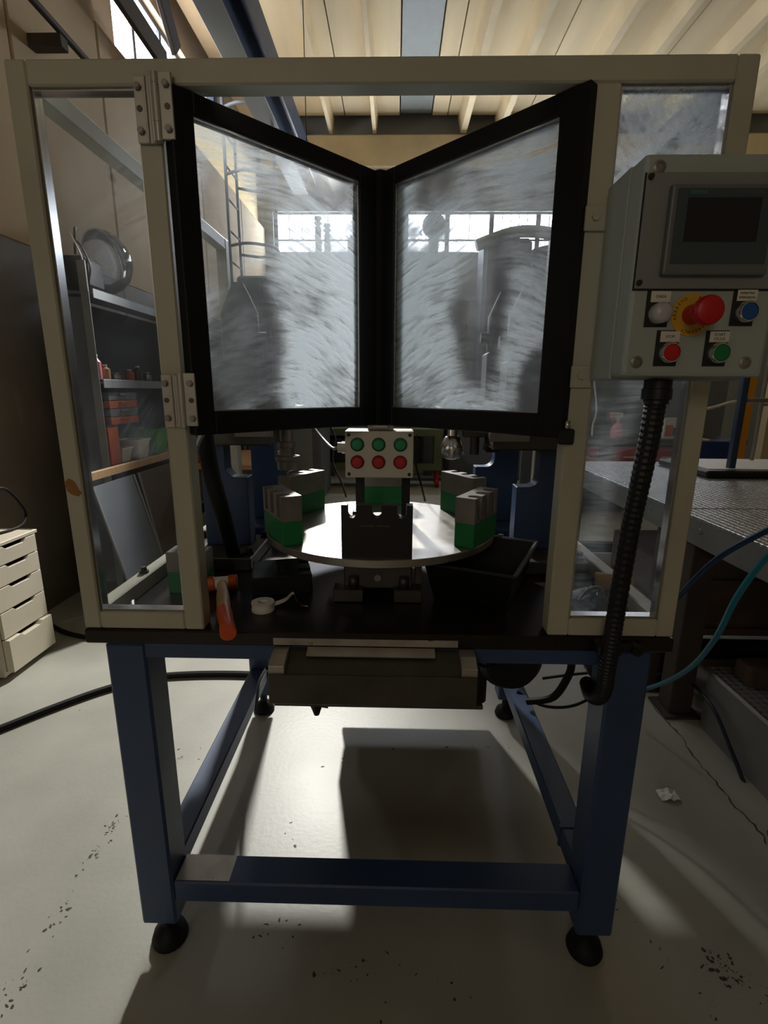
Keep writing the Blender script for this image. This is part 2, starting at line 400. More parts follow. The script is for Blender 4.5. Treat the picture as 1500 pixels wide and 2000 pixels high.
# ceiling: slab, grey sheet, and the ribs of the double-T roof beams
ce = struct('ceiling', MB().box(XL-.3, XR+.3, YF-.3, YB+.3, ZC+.75, ZC+.95), 'ceil')
def roof_unit(x0, x1): obj('roof_plank', MB().box(x0+.008, x1-.008, YF, 9.34, ZC+.22, ZC+.318), 'ceil', ce)
seams = [-2.25, -.86, .02, .53, .78, 2.04, 3.5, 4.96, 6.4]
for a, b in zip(seams, seams[1:]):
    if a == .02: obj('roof_sheet', MB().box(a+.01, b-.01, YF, 9.34, ZC+.25, ZC+.31), 'skypanel', ce)
    else: roof_unit(a, b)
for xr in (-1.94, -1.1, -.39, 1.05, 1.64, 2.58, 3.2, 4.1, 4.7):
    wv = .045 if xr < .9 else .075
    obj('roof_rib', MB().prism([(xr-wv*.6, ZC), (xr+wv*.6, ZC), (xr+wv*1.3, ZC+.22), (xr-wv*1.3, ZC+.22)], YF, 9.42, 'y'), 'rib', ce)
# back wall: concrete header, wall below, bays of glazing between
wb = struct('wall_back', MB().box(XL-.3, XR+.3, YB, YB+.25, 0, 3.77).box(XL-.3, XR+.3, YB, YB+.25, 4.42, ZC+.95).box(3.1, 3.9, YB, YB+.25, 3.77, 4.42).box(6.6, XR+.3, YB, YB+.25, 3.77, 4.42).box(XL-.3, -2.15, YB, YB+.25, 3.77, 4.42), 'wallgrey')
struct('trim_1', MB().box(XL, XR, 9.42, YB, 5.02, ZC-.005, .02), 'rib')
bays = [-2.15, -.72, .12, .86, 1.62, 2.42, 3.1]
for i, (a, b) in enumerate(zip(bays, bays[1:])):
    wd = MB().box(a, a+.04, YB+.06, YB+.12, 3.77, 4.42).box(b-.04, b, YB+.06, YB+.12, 3.77, 4.42).box(a+.04, b-.04, YB+.06, YB+.12, 3.77, 3.8).box(a+.04, b-.04, YB+.06, YB+.12, 4.39, 4.42).box(a+.04, b-.04, YB+.06, YB+.12, 3.97, 4.0)
    wi = struct('window_%d' % (i+1), wd, 'slate')
    obj('pane', MB().box(a+.04, b-.04, YB+.085, YB+.095, 3.8, 3.97), 'day_back', wi); obj('pane', MB().box(a+.04, b-.04, YB+.085, YB+.095, 4.0, 4.39), 'day_back', wi)
    n = (6, 2, 2, 2, 5, 4)[i]
    for k in range(1, n):
        x = a+.04+(b-a-.08)*k/n; obj('glazing_bar', MB().box(x-.006, x+.006, YB+.07, YB+.0848, 4.0, 4.39), 'slate', wi)
wi = struct('window_10', MB().box(3.9, 6.6, YB+.06, YB+.12, 3.77, 3.81).box(3.9, 6.6, YB+.06, YB+.12, 4.38, 4.42).box(5.2, 5.26, YB+.06, YB+.12, 3.81, 4.38), 'slate')  # unseen window, added to brighten the right-hand tables
for a, b in ((3.9, 5.2), (5.26, 6.6)): obj('pane', MB().box(a, b, YB+.085, YB+.095, 3.81, 4.38), 'day_fill', wi)
# left wall: precast panels, dado, strip of daylight over them
wl = struct('wall_left', MB().box(XL-.3, XL-.05, YF, YB, 0, 4.15).box(XL-.3, XL-.05, YF, 4.9, 4.15, ZC+.95).box(XL-.3, XL-.05, 4.9, YB, 4.98, ZC+.95), 'concrete')
for a, b in zip((-4., -2., 0., 1.75, 3.5, 4.52, 6.6, 8.2), (-2., 0., 1.75, 3.5, 4.52, 6.6, 8.2, 9.6)):
    obj('wall_panel', MB().box(XL-.05, XL, a+.008, b-.008, 2.3, 4.15 if a > 4.5 else ZC+.6, .01), 'concrete', wl)
    obj('dado_panel', MB().box(XL-.05, XL+.004, a+.004, b-.004, 0, 2.3), 'dado', wl)
wi = struct('window_7', MB().box(XL-.2, XL-.12, 4.9, 6.6, 4.15, 4.2).box(XL-.2, XL-.12, 4.9, 6.6, 4.93, 4.98).box(XL-.2, XL-.12, 5.4, 5.45, 4.2, 4.93).box(XL-.2, XL-.12, 6.0, 6.05, 4.2, 4.93), 'slate')
for a, b in ((4.9, 5.4), (5.45, 6.0), (6.05, 6.6)): obj('pane', MB().box(XL-.17, XL-.15, a, b, 4.2, 4.93), 'day_left', wi)
wi = struct('window_8', MB().box(XL-.2, XL-.12, 6.6, 9.6, 4.15, 4.19).box(XL-.2, XL-.12, 6.6, 6.66, 4.19, 4.98).box(XL-.2, XL-.12, 8.1, 8.16, 4.19, 4.98), 'slate')
pts = []
n = 60
for i in range(n+1): pts.append((6.66+2.94*i/n, XL-.12+(.02 if i % 2 else 0)))
mb = MB()
for (y0, x0), (y1, x1) in zip(pts, pts[1:]): mb.quad([(x0, y0, 4.19), (x1, y1, 4.19), (x1, y1, 4.98), (x0, y0, 4.98)])
obj('corrugated_sheet', mb, 'day_yellow', wi)
struct('wall_right', MB().box(XR, XR+.3, YF, YB, 0, ZC+.95), 'tan')
struct('wall_front', MB().box(XL-.3, XR+.3, YF-.3, YF, 0, 2.2).box(XL-.3, XR+.3, YF-.3, YF, 3.6, ZC+.95).box(XL-.3, -2.0, YF-.3, YF, 2.2, 3.6).box(-.5, XR+.3, YF-.3, YF, 2.2, 3.6), 'concrete')
wi = struct('window_9', MB().box(-2., -.5, YF-.2, YF-.12, 2.2, 2.26).box(-2., -.5, YF-.2, YF-.12, 3.54, 3.6).box(-1.28, -1.22, YF-.2, YF-.12, 2.26, 3.54), 'slate')  # unseen window behind the viewer, assumed as source of the front fill light
for a, b in ((-2., -1.28), (-1.22, -.5)): obj('pane', MB().box(a, b, YF-.17, YF-.15, 2.26, 3.54), 'day_fill_front', wi)

# crane runway and steelwork up at the left
t = thing('crane_beam', 'long dark blue and grey runway beam under the roof', 'beam', (-1.61, 7, 4.6))
obj('bottom_flange', MB().box(-1.74, -1.49, 3.2, 9.38, 4.6, 4.63, .005), 'cranegrey', t)
obj('web', MB().box(-1.53, -1.5, 3.2, 9.38, 4.63, 5.0), 'craneblue', t)
obj('top_flange', MB().box(-1.72, -1.34, 3.2, 9.38, 5.0, 5.03).box(-1.36, -1.34, 3.2, 9.38, 4.72, 5.0), 'craneblue', t)
obj('hanger', MB().box(-1.66, -1.56, 3.5, 3.6, 5.03, 5.5).box(-1.66, -1.56, 6.5, 6.6, 5.03, 5.5).box(-1.66, -1.56, 9.2, 9.3, 5.03, 5.5), 'craneblue', t)
solo('concrete_beam', MB().box(at(343, 0, Z=5.2).x, at(378, 0, Z=5.2).x, 2.5, 9.36, 5.2, 5.45, .01), 'beamtan', 'beige concrete beam running beside the crane runway', 'beam')
t = thing('steel_rail', 'dark brown steel rail on brackets below the bright strip window', 'rail', (-2.1, 5, 4.1))
obj('rail_bar', MB().bar(at(215, -40, X=-2.02), at(322, 122, X=-2.02), .05, .16, .005).bar(at(300, -60, X=-2.0), at(345, 100, X=-2.0), .04, .2, .004), 'darkbrown', t)
obj('gusset', MB().box(-2.06, -1.96, 6.2, 6.3, 4.2, 4.75, .01), 'craneblue', t)
obj('bracket', MB().box(XL, -2.0, 5.03, 5.12, 4.02, 4.14, .005), 'galv', t)
t = thing('wall_pipe', 'dark pipe running along the upper left wall on bracket arms', 'pipe', (-2.1, 4, 3.6))
obj('pipe', MB().cyl(at(55, -10, X=-2.1), at(180, 130, X=-2.1), .022), 'darkbrown', t)
obj('bracket', MB().box(XL, -2.09, 3.66, 3.74, 3.5, 3.57, .004), 'darkbrown', t)

# ================================================================== THE MACHINE
MX = -.04
t = thing('machine_table', 'blue steel machine bench frame with a dark steel top', 'table', (MX, 1.5, 0))
tl, tr, ty0, ty1 = -.637, .561, 1.0, 2.09
for (x0, y0) in ((tl, ty0), (tr-.09, ty0), (tl, ty1-.09), (tr-.09, ty1-.09)):
    lg = obj('leg', MB().box(x0, x0+.09, y0, y0+.09, .1, .895, .006), 'blue', t)
    cx, cy = x0+.045, y0+.045
    obj('foot', MB().lathe([(.0, .0), (.044, 0), (.047, .008), (.04, .03), (.022, .045), (.016, .05), (.016, .1), (0, .1)], 20, Matrix.Translation((cx, cy, 0))), 'rubber', lg)
obj('top_rail', MB().box(tl+.09, tr-.09, ty0, ty0+.05, .862-.0, .895), 'blue', t)
obj('top_rail', MB().box(tl+.09, tr-.09, ty1-.05, ty1, .81, .895), 'blue', t)
for x in (tl, tr-.05): obj('top_rail', MB().box(x, x+.05, ty0+.09, ty1-.09, .82, .895), 'blue', t)
obj('lower_rail', MB().box(tl+.09, tr-.09, ty0+.004, ty0+.086, .172, .234, .004), 'blue', t)
obj('rail_wear', MB().box(tl+.095, tl+.23, ty0+.01, ty0+.083, .2345, .2352), 'wornsteel', t, 'patch of rail worn bare')
for x in (tl+.01, tr-.08): obj('lower_rail', MB().box(x, x+.07, ty0+.09, ty1-.09, .18, .24, .004), 'blue', t)
obj('joint_collar', MB().box(tr-.083, tr-.007, 1.19, 1.2, .177, .243), 'blue', t)
obj('tabletop', MB().box(-.675, .6, .995, 2.1, .896, .929, .003), 'top', t)
obj('paint_strip', MB().box(-.26, .14, .9935, .9948, .901, .917), 'wornsteel', t)

# --- guard cage
cg = thing('guard_cage', 'cream painted guard frame standing on the blue bench', 'machine guard', (MX, 1.5, .93))
z0, z1, th = .93, 1.985, .04
X0, X1 = -.675, .598
def post(x0, x1, y0, y1, a=z0, b=z1): return obj('post', MB().box(x0, x1, y0, y1, a, b, .003), 'cage', cg)
post(X0, X0+.037, 1.0, 1.04); post(-.453, -.412, 1.0, 1.045, z0, z1-.04); post(.331, .375, 1.0, 1.045, z0, z1-.04); post(X1-.036, X1, 1.0, 1.04)
post(X0, X0+.037, 2.04, 2.08); post(X1-.036, X1, 2.04, 2.08)
obj('top_rail', MB().box(X0+.037, X1-.036, 1.0, 1.04, z1-.04, z1, .003), 'cage', cg)
for x in (X0, X1-.036):
    obj('side_rail', MB().box(x, x+.036, 1.04, 2.04, z1-.04, z1, .003), 'cage', cg); obj('side_rail', MB().box(x, x+.036, 1.04, 2.04, z0, z0+.04, .003), 'cage', cg)
obj('bottom_rail', MB().box(X0+.037, -.453, 1.0, 1.04, z0, z0+.04, .003), 'cage', cg)
obj('bottom_rail', MB().box(.375, X1-.036, 1.0, 1.04, z0, z0+.04, .003), 'cage', cg)
def frame_pane(x0, x1, nm, mt):
    obj('pane', MB().box(x0+.002, x1-.002, 1.018, 1.022, z0+.042, z1-.042), mt, cg)
    e = .004
    obj('pane_seal', MB().box(x0, x0+e, 1.008, 1.03, z0+.04, z1-.04).box(x1-e, x1, 1.008, 1.03, z0+.04, z1-.04).box(x0+e, x1-e, 1.008, 1.03, z0+.04, z0+.044).box(x0+e, x1-e, 1.008, 1.03, z1-.044, z1-.04), 'chrome', cg)
frame_pane(X0+.037, -.453, '', 'pane_side'); frame_pane(.375, X1-.036, '', 'pane_right')
obj('chip', MB().prism([(-.6737+.0, 1.254), (-.664, 1.262), (-.653, 1.256), (-.646, 1.24), (-.641, 1.232), (-.648, 1.225), (-.66, 1.228), (-.67, 1.236)], .9988, .9999, 'y'), 'rust', cg, 'spot of flaked brown paint')
for x in (.336, .366):
    pass
# door leaves folding inward: local x along the leaf
def leaf(ax, ay, bx, by, mt, so, si):
    L = sqrt((bx-ax)**2+(by-ay)**2); ang = atan2(by-ay, bx-ax)
    M_ = Matrix.Translation((ax, ay, 0)) @ Matrix.Rotation(ang, 4, 'Z')
    a, b = 1.352, 1.943; sg = 1 if bx > ax else -1; t0, t1 = sorted((0, .03*sg))
    mb = MB()
    mb.box(0, so, t0, t1, a, b, .002, M_); mb.box(L-si, L, t0, t1, a, b, .002, M_)
    mb.box(so, L-si, t0, t1, a, a+.046, .002, M_); mb.box(so, L-si, t0, t1, b-.035, b, .002, M_)
    d = obj('door_leaf', mb, 'black', cg)
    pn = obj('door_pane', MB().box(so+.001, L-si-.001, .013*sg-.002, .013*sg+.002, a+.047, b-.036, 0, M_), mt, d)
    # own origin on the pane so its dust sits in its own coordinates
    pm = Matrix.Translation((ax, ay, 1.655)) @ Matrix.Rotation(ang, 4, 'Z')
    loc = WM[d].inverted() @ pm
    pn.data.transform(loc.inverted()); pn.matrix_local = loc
    e0, e1 = sorted((.004*sg, .008*sg))
    obj('pane_edge', MB().box(so, L-si, e0, e1, b-.038, b-.035, 0, M_).box(L-si-.003, L-si, e0, e1, a+.046, b-.038, 0, M_).box(so, L-si, e0, e1, a+.046, a+.048, 0, M_), 'chrome', d)
    return d
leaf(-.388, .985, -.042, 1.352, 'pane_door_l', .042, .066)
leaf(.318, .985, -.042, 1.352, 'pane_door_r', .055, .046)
obj('meeting_strip', MB().prism([(-.054, 1.343), (-.042, 1.3375), (-.03, 1.343), (-.03, 1.362), (-.054, 1.362)], 1.352, 1.944, 'z'), 'black', cg)
def hinge(zc):
    M_ = Matrix.Translation((-.418, .99, zc))
    hb = MB().box(-.034, .0, .003, .0095, -.05, .05, .001, M_).box(-.016, -.012, -.0005, .004, -.05, .05, .001, M_).box(-.007, .0, -.001, .006, -.05, .05, .002, M_)
    hb.box(.01, .034, -.004, .003, -.047, .053, .001, M_)
    hb.lathe([(.0, -.05), (.007, -.05), (.0075, -.022), (.0068, -.022), (.0068, -.021), (.0078, -.021), (.0078, .035), (.0068, .035), (.0068, .036), (.0075, .036), (.0075, .052), (0, .052)], 14, M_ @ Matrix.Translation((.006, -.001, 0)))
    h = obj('hinge', hb, 'hinge', cg)
    for dx, y in ((-.026, .003), (.025, -.004)):
        for k, dz in enumerate((-.032, .002, .034)):
            if k == 1:
                b = MB().cyl((0, 0, 0), (0, -.0012, 0), .005, n=12); nm = 'screw_hole'; mt = 'dsteel'
            else:
                b = MB().cyl((0, 0, 0), (0, -.0055, 0), .0062, n=6).cyl((0, -.0055, 0), (0, -.007, 0), .0045, n=12); nm = 'bolt'; mt = 'steel'
            b2 = MB(); b2.b = b.b
            for v in b2.b.verts: v.co = M_ @ (v.co + Vector((dx, y, dz)))
            obj(nm, b2, mt, h)
hinge(1.905); hinge(1.417)
# hinge lugs of the right-hand door, seen beside the control box
for z in (1.735, 1.465):
    h = obj('lug', MB().box(.33, .37, .993, .9995, z-.018, z+.022, .001), 'cage', cg)
    obj('bolt', MB().cyl((.348, .993, z+.004), (.348, .988, z+.004), .007, n=6), 'cage', h)
lt = obj('latch', MB().box(.315, .345, .985, 1.0, 1.34, 1.37, .003), 'plastic', cg)
obj('bolt', MB().cyl((.33, .99, 1.37), (.33, .99, 1.385), .006, n=6), 'chrome', lt)

# --- rotary table
CX, CY, DZ = -.04, 1.424, 1.06
t = thing('rotary_table', 'round brushed steel indexing table carrying the fixture blocks', 'turntable', (CX, CY, .93))
obj('disc', MB().lathe([(0, DZ-.02), (.322, DZ-.02), (.325, DZ-.018), (.325, DZ-.0015), (.3235, DZ), (0, DZ)], 96, Matrix.Translation((CX, CY, 0))), 'alu', t)
ib = obj('index_base', MB().box(-.125, .045, 1.19, 1.6, .955, DZ-.021, .003).box(-.15, -.075, 1.16, 1.21, .93, .962, .002).box(.0, .07, 1.16, 1.21, .93, .962, .002).box(.055, .07, 1.2, 1.26, .965, DZ-.021), 'dsteel', t)
for z in (.985, 1.025): obj('bolt', MB().cyl((-.04, 1.19, z), (-.04, 1.183, z), .009, n=16), 'steel', ib)
for x in (-.1, .025):
    obj('clamp', MB().cyl((x, 1.18, .962), (x, 1.18, .99), .012, n=6), 'dsteel', ib)
obj('roller', MB().cyl((-.18, 1.3, 1.0), (-.15, 1.3, 1.0), .02).cyl((-.165, 1.3, 1.0), (-.165, 1.3, DZ-.021), .008), 'dsteel', t)
obj('hub', MB().cyl((CX, CY, DZ), (CX, CY, DZ+.02), .07, n=32, bev=.004), 'steel', t)

# --- fixture blocks
def fixture(a, label, front=False):
    """a: degrees from the front of the disc, clockwise seen from above looking +y at 180."""
    rad = .293
    th_ = radians(a); x, y = CX+rad*sin(th_), CY-rad*cos(th_)
    t = thing('fixture_block', label, 'fixture', (x, y, DZ), th_, 'fixture blocks on the rotary table')
    T = WM[t]
    hw, d0, d1 = .082, -.026, .026
    if front:
        z = .126; pts = [(-hw, 0), (hw, 0), (hw, z)]
        for c in (.057, -.0, -.057):
            pts += [(c+.0105, z)] + [(c+.0105*cos(q), z-.02-.0105*sin(q)) for q in [pi*k/6 for k in range(7)]] + [(c-.0105, z)]
        pts += [(-hw, z)]
        obj('block', MB().prism(pts, -.014, .012, 'y', 0, T), 'plastic', t)
        obj('engraving', MB().box(-.04, -.006, -.0143, -.0139, .076, .079, 0, T).box(.0, .03, -.0143, -.0139, .076, .079, 0, T), 'dsteel', t)
    else:
        obj('base', MB().box(-hw, hw, d0, d1, 0, .062, .0015, T), 'green', t)
        z = .126
        pts = [(-hw, d0)]
        for c in (-.052, 0, .052):
            pts += [(c-.0135, d0)] + [(c-.0135*cos(q), d0+.018+.0135*sin(q)) for q in [pi*k/7 for k in range(8)]] + [(c+.0135, d0)]
        pts += [(hw, d0), (hw, d1), (-hw, d1)]
        tp = MB().box(-hw, hw, d0, d1, .062, .07, 0, T); tp.prism(pts, .07, z, 'z', 0, T)
        obj('slotted_top', tp, 'steel', t)
    return t
fixture(0, 'black plastic block with three through slots at the front of the disc', True)
fixture(-60, 'green and steel block on the disc rim nearest the black hose')
fixture(-120, 'green and steel block on the disc, behind the one by the black hose')
fixture(180, 'green and steel block on the disc directly behind the button box')
fixture(120, 'green and steel block on the disc under the tapered chuck')
fixture(60, 'green and steel block on the disc rim nearest the black bin')
t = thing('fixture_block', 'green and steel block set down on the bench behind the left clear pane', 'fixture', (at(330, 1158, Z=.93).x+.02, at(330, 1158, Z=.93).y+.03, .929), 0)
T = WM[t]
obj('base', MB().box(-.02, .08, -.03, .03, 0, .055, .002, T), 'green', t); obj('slotted_top', MB().box(-.02, .08, -.03, .03, .055, .11, .002, T), 'steel', t)
t = thing('spare_fixture', 'black plastic block lying flat on the bench under the disc', 'fixture', (-.3, 1.27, .929), .25)
T = WM[t]
pts = [(-.075, -.07), (.075, -.07), (.075, -.04), (.045, -.04), (.045, -.02), (.075, -.02), (.075, .02), (.045, .02), (.045, .04), (.075, .04), (.075, .07), (-.075, .07)]
obj('block', MB().prism(pts, 0, .05, 'z', .002, T), 'plastic', t)
obj('engraving', MB().box(-.02, -.012, -.03, .03, .05, .0504, 0, T).box(-.005, .001, -.03, .02, .05, .0504, 0, T), 'dsteel', t)

# --- the four C-frame drill presses round the disc
def c_press(s, xa, xb, xn, y, zt, zn, head, label, kind):
    """s mirrors; xa outer edge, xb inner edge of the foot block, xn inner edge of the neck."""
    X = lambda v: MX+s*(v-MX)
    t = thing('drill_press', label, 'press', (X((xa+xb)/2), y, .93), 0)
    q0, q1 = sorted((X(xa-.05), X(xb+.035)))
    bp = obj('base_plate', MB().box(q0, q1, y-.16, y+.09, .93, .968, .003), 'dsteel' if kind < 2 else 'blue', t)
    for dx in (-.035, .02):
        bx = X(xa+dx) if dx < 0 else X(xb+dx)
        for yy in (y-.12, y+.06): obj('bolt', MB().cyl((bx, yy, .968), (bx, yy, .974), .014, n=12).cyl((bx, yy, .974), (bx, yy, .986), .01, n=6), 'plastic', bp)
    r = .03
    pts = [(X(xa), .968), (X(xb), .968), (X(xb), zn), (X(xn+r), zn)] + [(X(xn+r-r*sin(k*pi/12)), zn+r-r*cos(k*pi/12)) for k in range(1, 7)] + [(X(xn), zt), (X(xa), zt)]
    obj('column', MB().prism(pts, y-.03, y+.03, 'y', .002), 'blue', t)
    h0, h1 = sorted((X(xa-.02), X(head)))
    hd = obj('head', MB().box(h0, h1, y-.08, y+.045, zt, zt+.07, .004), 'dsteel', t)
    p0, p1 = sorted((X(head-.1), X(head+.012)))
    obj('nameplate', MB().box(p0, p1, y-.086, y-.08, zt+.025, zt+.05, .001), 'steel', hd)
    g0, g1 = sorted((X(xa), X(head-.03)))
    obj('gearbox', MB().box(g0, g1, y-.07, y+.045, zt+.0705, zt+.25, .008), 'slate', t)
    xm = X(head-.09)
    obj('motor', MB().lathe([(0, 0), (.05, 0), (.052, .01), (.052, .12), (.03, .17), (.015, .2), (0, .2)], 24, Matrix.Translation((xm, y, zt+.25))).cyl((xm+.045*s, y, zt+.3), (xm+.075*s, y, zt+.3), .018), 'slate', t)
    return t
c_press(1, -.585, -.447, -.512, 1.53, 1.283, 1.182, -.36, 'blue column drill press at the front left of the disc, beside the black hose', 0)
c_press(-1, -.585, -.447, -.512, 1.53, 1.275, 1.16, -.36, 'blue column drill press at the front right of the disc, beside the black bin', 1)
pl = c_press(1, -.53, -.375, -.443, 1.87, 1.32, 1.17, -.36, 'blue column drill press at the rear left of the disc, carrying the stepped chuck', 2)
pr = c_press(-1, -.53, -.375, -.443, 1.87, 1.32, 1.17, -.36, 'drill press at the rear right of the disc, carrying the tapered chuck', 3)
# spindles over the rear blocks
def arm(t, sx, y0, y1, x): obj('arm', MB().box(x-.045, x+.045, y0, y1, 1.335, 1.39, .004), 'dsteel', t)
xs = at(560, 860, Y=1.62).x
arm(pl, 1, 1.58, 1.8, xs)
T = Matrix.Translation((xs, 1.62, 0))
sp = obj('spindle', MB().lathe([(0, 1.345), (.032, 1.345), (.032, 1.318), (.022, 1.316), (.022, 1.28), (.03, 1.278), (.03, 1.262), (.024, 1.26), (.024, 1.235), (.04, 1.233), (.04, 1.222), (.035, 1.218), (.033, 1.19), (.012, 1.183), (0, 1.183)], 24, T), 'steel', pl)
obj('drill_bit', MB().cyl((xs, 1.62, 1.186), (xs, 1.62, 1.16), .005, .003, 8), 'yellow', sp)
obj('quill', MB().cyl((xs, 1.62, 1.39), (xs, 1.62, 1.66), .03).cyl((xs-.05, 1.62, 1.42), (xs-.05, 1.62, 1.62), .014), 'steel', pl)
xs = at(884, 850, Y=1.62).x
arm(pr, -1, 1.58, 1.8, xs)
T = Matrix.Translation((xs, 1.62, 0))
sp = obj('spindle', MB().lathe([(0, 1.345), (.017, 1.345), (.017, 1.302), (.024, 1.298), (.038, 1.27), (.038, 1.254), (.028, 1.232), (.012, 1.226), (0, 1.226)], 24, T), 'chrome', pr)
obj('quill', MB().cyl((xs, 1.62, 1.39), (xs, 1.62, 1.7), .035).cyl((xs, 1.62, 1.5), (xs, 1.62, 1.53), .045), 'steel', pr)
x2 = at(927, 870, Y=1.6).x
obj('guide_rod', MB().box(xs+.03, x2+.1, 1.58, 1.62, 1.3, 1.335, .002).cyl((x2, 1.6, 1.3), (x2, 1.6, 1.245), .0145), 'dsteel', pr)
obj('proximity_block', MB().box(x2+.03, x2+.075, 1.57, 1.63, 1.255, 1.3, .003), 'plastic', pr)

# --- button box hanging at the middle
t = thing('button_box', 'pale grey push button box with three green and three red buttons', 'control box', (-.04, 1.4, 1.2))
bx0, bx1, bz0, bz1, by = -.136, .05, 1.207, 1.335, 1.36
obj('enclosure', MB().box(bx0, bx1, by+.008, by+.09, bz0, bz1, .006, None, 2), 'boxgrey', t)
lidp = obj('lid', MB().box(bx0+.001, bx1-.001, by, by+.007, bz0+.001, bz1-.001, .004, None, 2), 'boxgrey', t)
for x in (bx0+.011, bx1-.011):
    for z in (bz0+.011, bz1-.011): obj('screw', MB().cyl((x, by+.001, z), (x, by-.0012, z), .0048, n=12), 'ink', lidp)
for i, x in enumerate((-.102, -.0445, .014)):
    for z, mt in ((1.2985, 'bgreen2'), (1.251, 'red')):
        b = obj('button', MB().lathe([(.0165, 0), (.0165, .003), (.015, .005), (.0145, .011), (.0125, .013), (0, .0135)], 24, Matrix.Translation((x, by, z)) @ Matrix.Rotation(radians(90), 4, 'X')), mt, t)
        obj('button_rim', MB().lathe([(.0185, 0), (.0185, .002), (.0166, .003), (.0166, 0)], 24, Matrix.Translation((x, by-.0002, z)) @ Matrix.Rotation(radians(90), 4, 'X'), True), 'ink', b)
obj('cable_gland', MB().cyl((bx0, by+.045, 1.285), (bx0-.012, by+.045, 1.285), .017, n=8).cyl((bx0-.012, by+.045, 1.285), (bx0-.024, by+.045, 1.285), .014), 'boxgrey', t)
obj('bracket', MB().box(-.075, -.005, by+.02, by+.05, bz1, bz1+.018, .002).box(-.068, -.02, by-.008, by+.02, bz1+.008, bz1+.016, .001), 'alu', t)
obj('stand_post', MB().box(.02, .045, 1.46, 1.49, DZ+.0, bz0+.06, .002).box(-.115, -.09, 1.46, 1.49, DZ, bz0+.06, .002).box(-.125, -.08, 1.45, 1.5, DZ, DZ+.03, .003), 'plastic', t)
def cable(name, pts, r, mt, label, cat='cable', group=None, sub=8): return solo(name, MB().tube(pts, r, 8, sub), mt, label, cat, group)
cable('cable', [at(605, 826, Y=1.7), at(632, 858, Y=1.6), at(650, 875, Y=1.45), (bx0-.024, by+.045, 1.285)], .004, 'galv', 'grey cable running down into the side gland of the button box')
cable('cable', [at(637, 822, Y=1.75), at(655, 855, Y=1.7), at(650, 900, Y=1.62), at(668, 945, Y=1.56), at(676, 970, Y=1.52)], .003, 'plastic', 'thin black cable hanging behind the button box down to the disc')
cable('cable', [at(815, 850, Y=1.75), at(810, 895, Y=1.8), at(822, 945, Y=1.85), at(830, 978, Y=2.0)], .004, 'plastic', 'black cable hanging at the far side of the disc between chuck and button box')

# --- things lying on the bench
t = thing('mallet', 'orange and white mallet with wooden handle lying on the bench', 'hammer', (-.46, 1.2, .929))
a, b = at(404, 1141, Z=.95), at(464, 1136, Z=.95); ax = (b-a)
obj('face', MB().cyl(a, a.lerp(b, .27), .0195, n=20, bev=.003), 'orange', t); obj('face', MB().cyl(a.lerp(b, .7), b, .0195, n=20, bev=.003), 'orange', t)
obj('head', MB().cyl(a.lerp(b, .27), a.lerp(b, .7), .017, n=20), 'white', t)
h0, hm, h1 = a.lerp(b, .49), at(437, 1192, Z=.949), at(447, 1238, Z=.947)
obj('handle', MB().lathe([(0, 0), (.013, .0), (.0125, .04), (.0155, .09), (.0155, (hm-h0).length)], 16, Matrix.Translation(h0) @ (hm-h0).to_track_quat('Z', 'Y').to_matrix().to_4x4()), 'wood', t)
obj('grip', MB().lathe([(0, 0), (.0165, .0), (.0175, .02), (.0155, .07), (.018, (h1-hm).length-.005), (.015, (h1-hm).length), (0, (h1-hm).length)], 16, Matrix.Translation(hm) @ (h1-hm).to_track_quat('Z', 'Y').to_matrix().to_4x4()), 'orange', t)
p = at(514, 1190, Z=.93)
t = thing('tape_roll', 'white roll of thread seal tape with a loose end on the bench', 'tape', (p.x, p.y, .929))
T = Matrix.Translation((p.x, p.y, .929))
obj('spool', MB().lathe([(.012, 0), (.027, 0), (.027, .005), (.0245, .0055), (.0245, .016), (.027, .0165), (.027, .021), (.012, .021)], 36, T, True), 'white', t)
obj('wound_tape', MB().lathe([(.0248, .0058), (.0255, .006), (.0255, .0155), (.0248, .0158)], 36, T, True), 'ptfe', t)
mb = MB(); pp = [p+Vector((.024, .006, .01)), p+Vector((.05, .02, .016)), p+Vector((.068, .028, .03)), p+Vector((.078, .018, .012)), p+Vector((.09, .016, .004)), p+Vector((.105, .012, .003))]
pp = smooth_path(pp, 5); prev = None
for i, q in enumerate(pp):
    hh = .0055; tw = i*.06; dv = Vector((0, -sin(tw)*hh, cos(tw)*hh)); e = (q-dv+Vector((0, 0, .001)), q+dv+Vector((0, 0, .001)))
    if prev: mb.quad([prev[0], prev[1], e[1], e[0]])
    prev = e
obj('loose_end', mb, 'ptfe', t)
# black bin
t = thing('parts_bin', 'open black plastic bin on the bench under the right of the disc', 'bin', (.2, 1.3, .929), 0)
T = Matrix.Translation((.235, 1.27, .931)) @ Matrix.Rotation(radians(-24), 4, 'Z')
def tray(w, d, h, k, th_):
    mb = MB(); o0 = [(-w*k, -d*k, 0), (w*k, -d*k, 0), (w*k, d*k, 0), (-w*k, d*k, 0)]; o1 = [(-w, -d, h), (w, -d, h), (w, d, h), (-w, d, h)]
    i1 = [(-w+th_, -d+th_, h), (w-th_, -d+th_, h), (w-th_, d-th_, h), (-w+th_, d-th_, h)]; i0 = [(-w*k+th_, -d*k+th_, th_), (w*k-th_, -d*k+th_, th_), (w*k-th_, d*k-th_, th_), (-w*k+th_, d*k-th_, th_)]
    V = [[mb.b.verts.new(Vector(c)) for c in q] for q in (o0, o1, i1, i0)]
    for A, B_ in zip(V, V[1:]):
        for i in range(4): mb.b.faces.new([A[i], A[(i+1) % 4], B_[(i+1) % 4], B_[i]])
    mb.b.faces.new(list(reversed(V[0]))); mb.b.faces.new(V[3])
    return mb
def xf(mb, T):
    for v in mb.b.verts: v.co = T @ v.co
    return mb
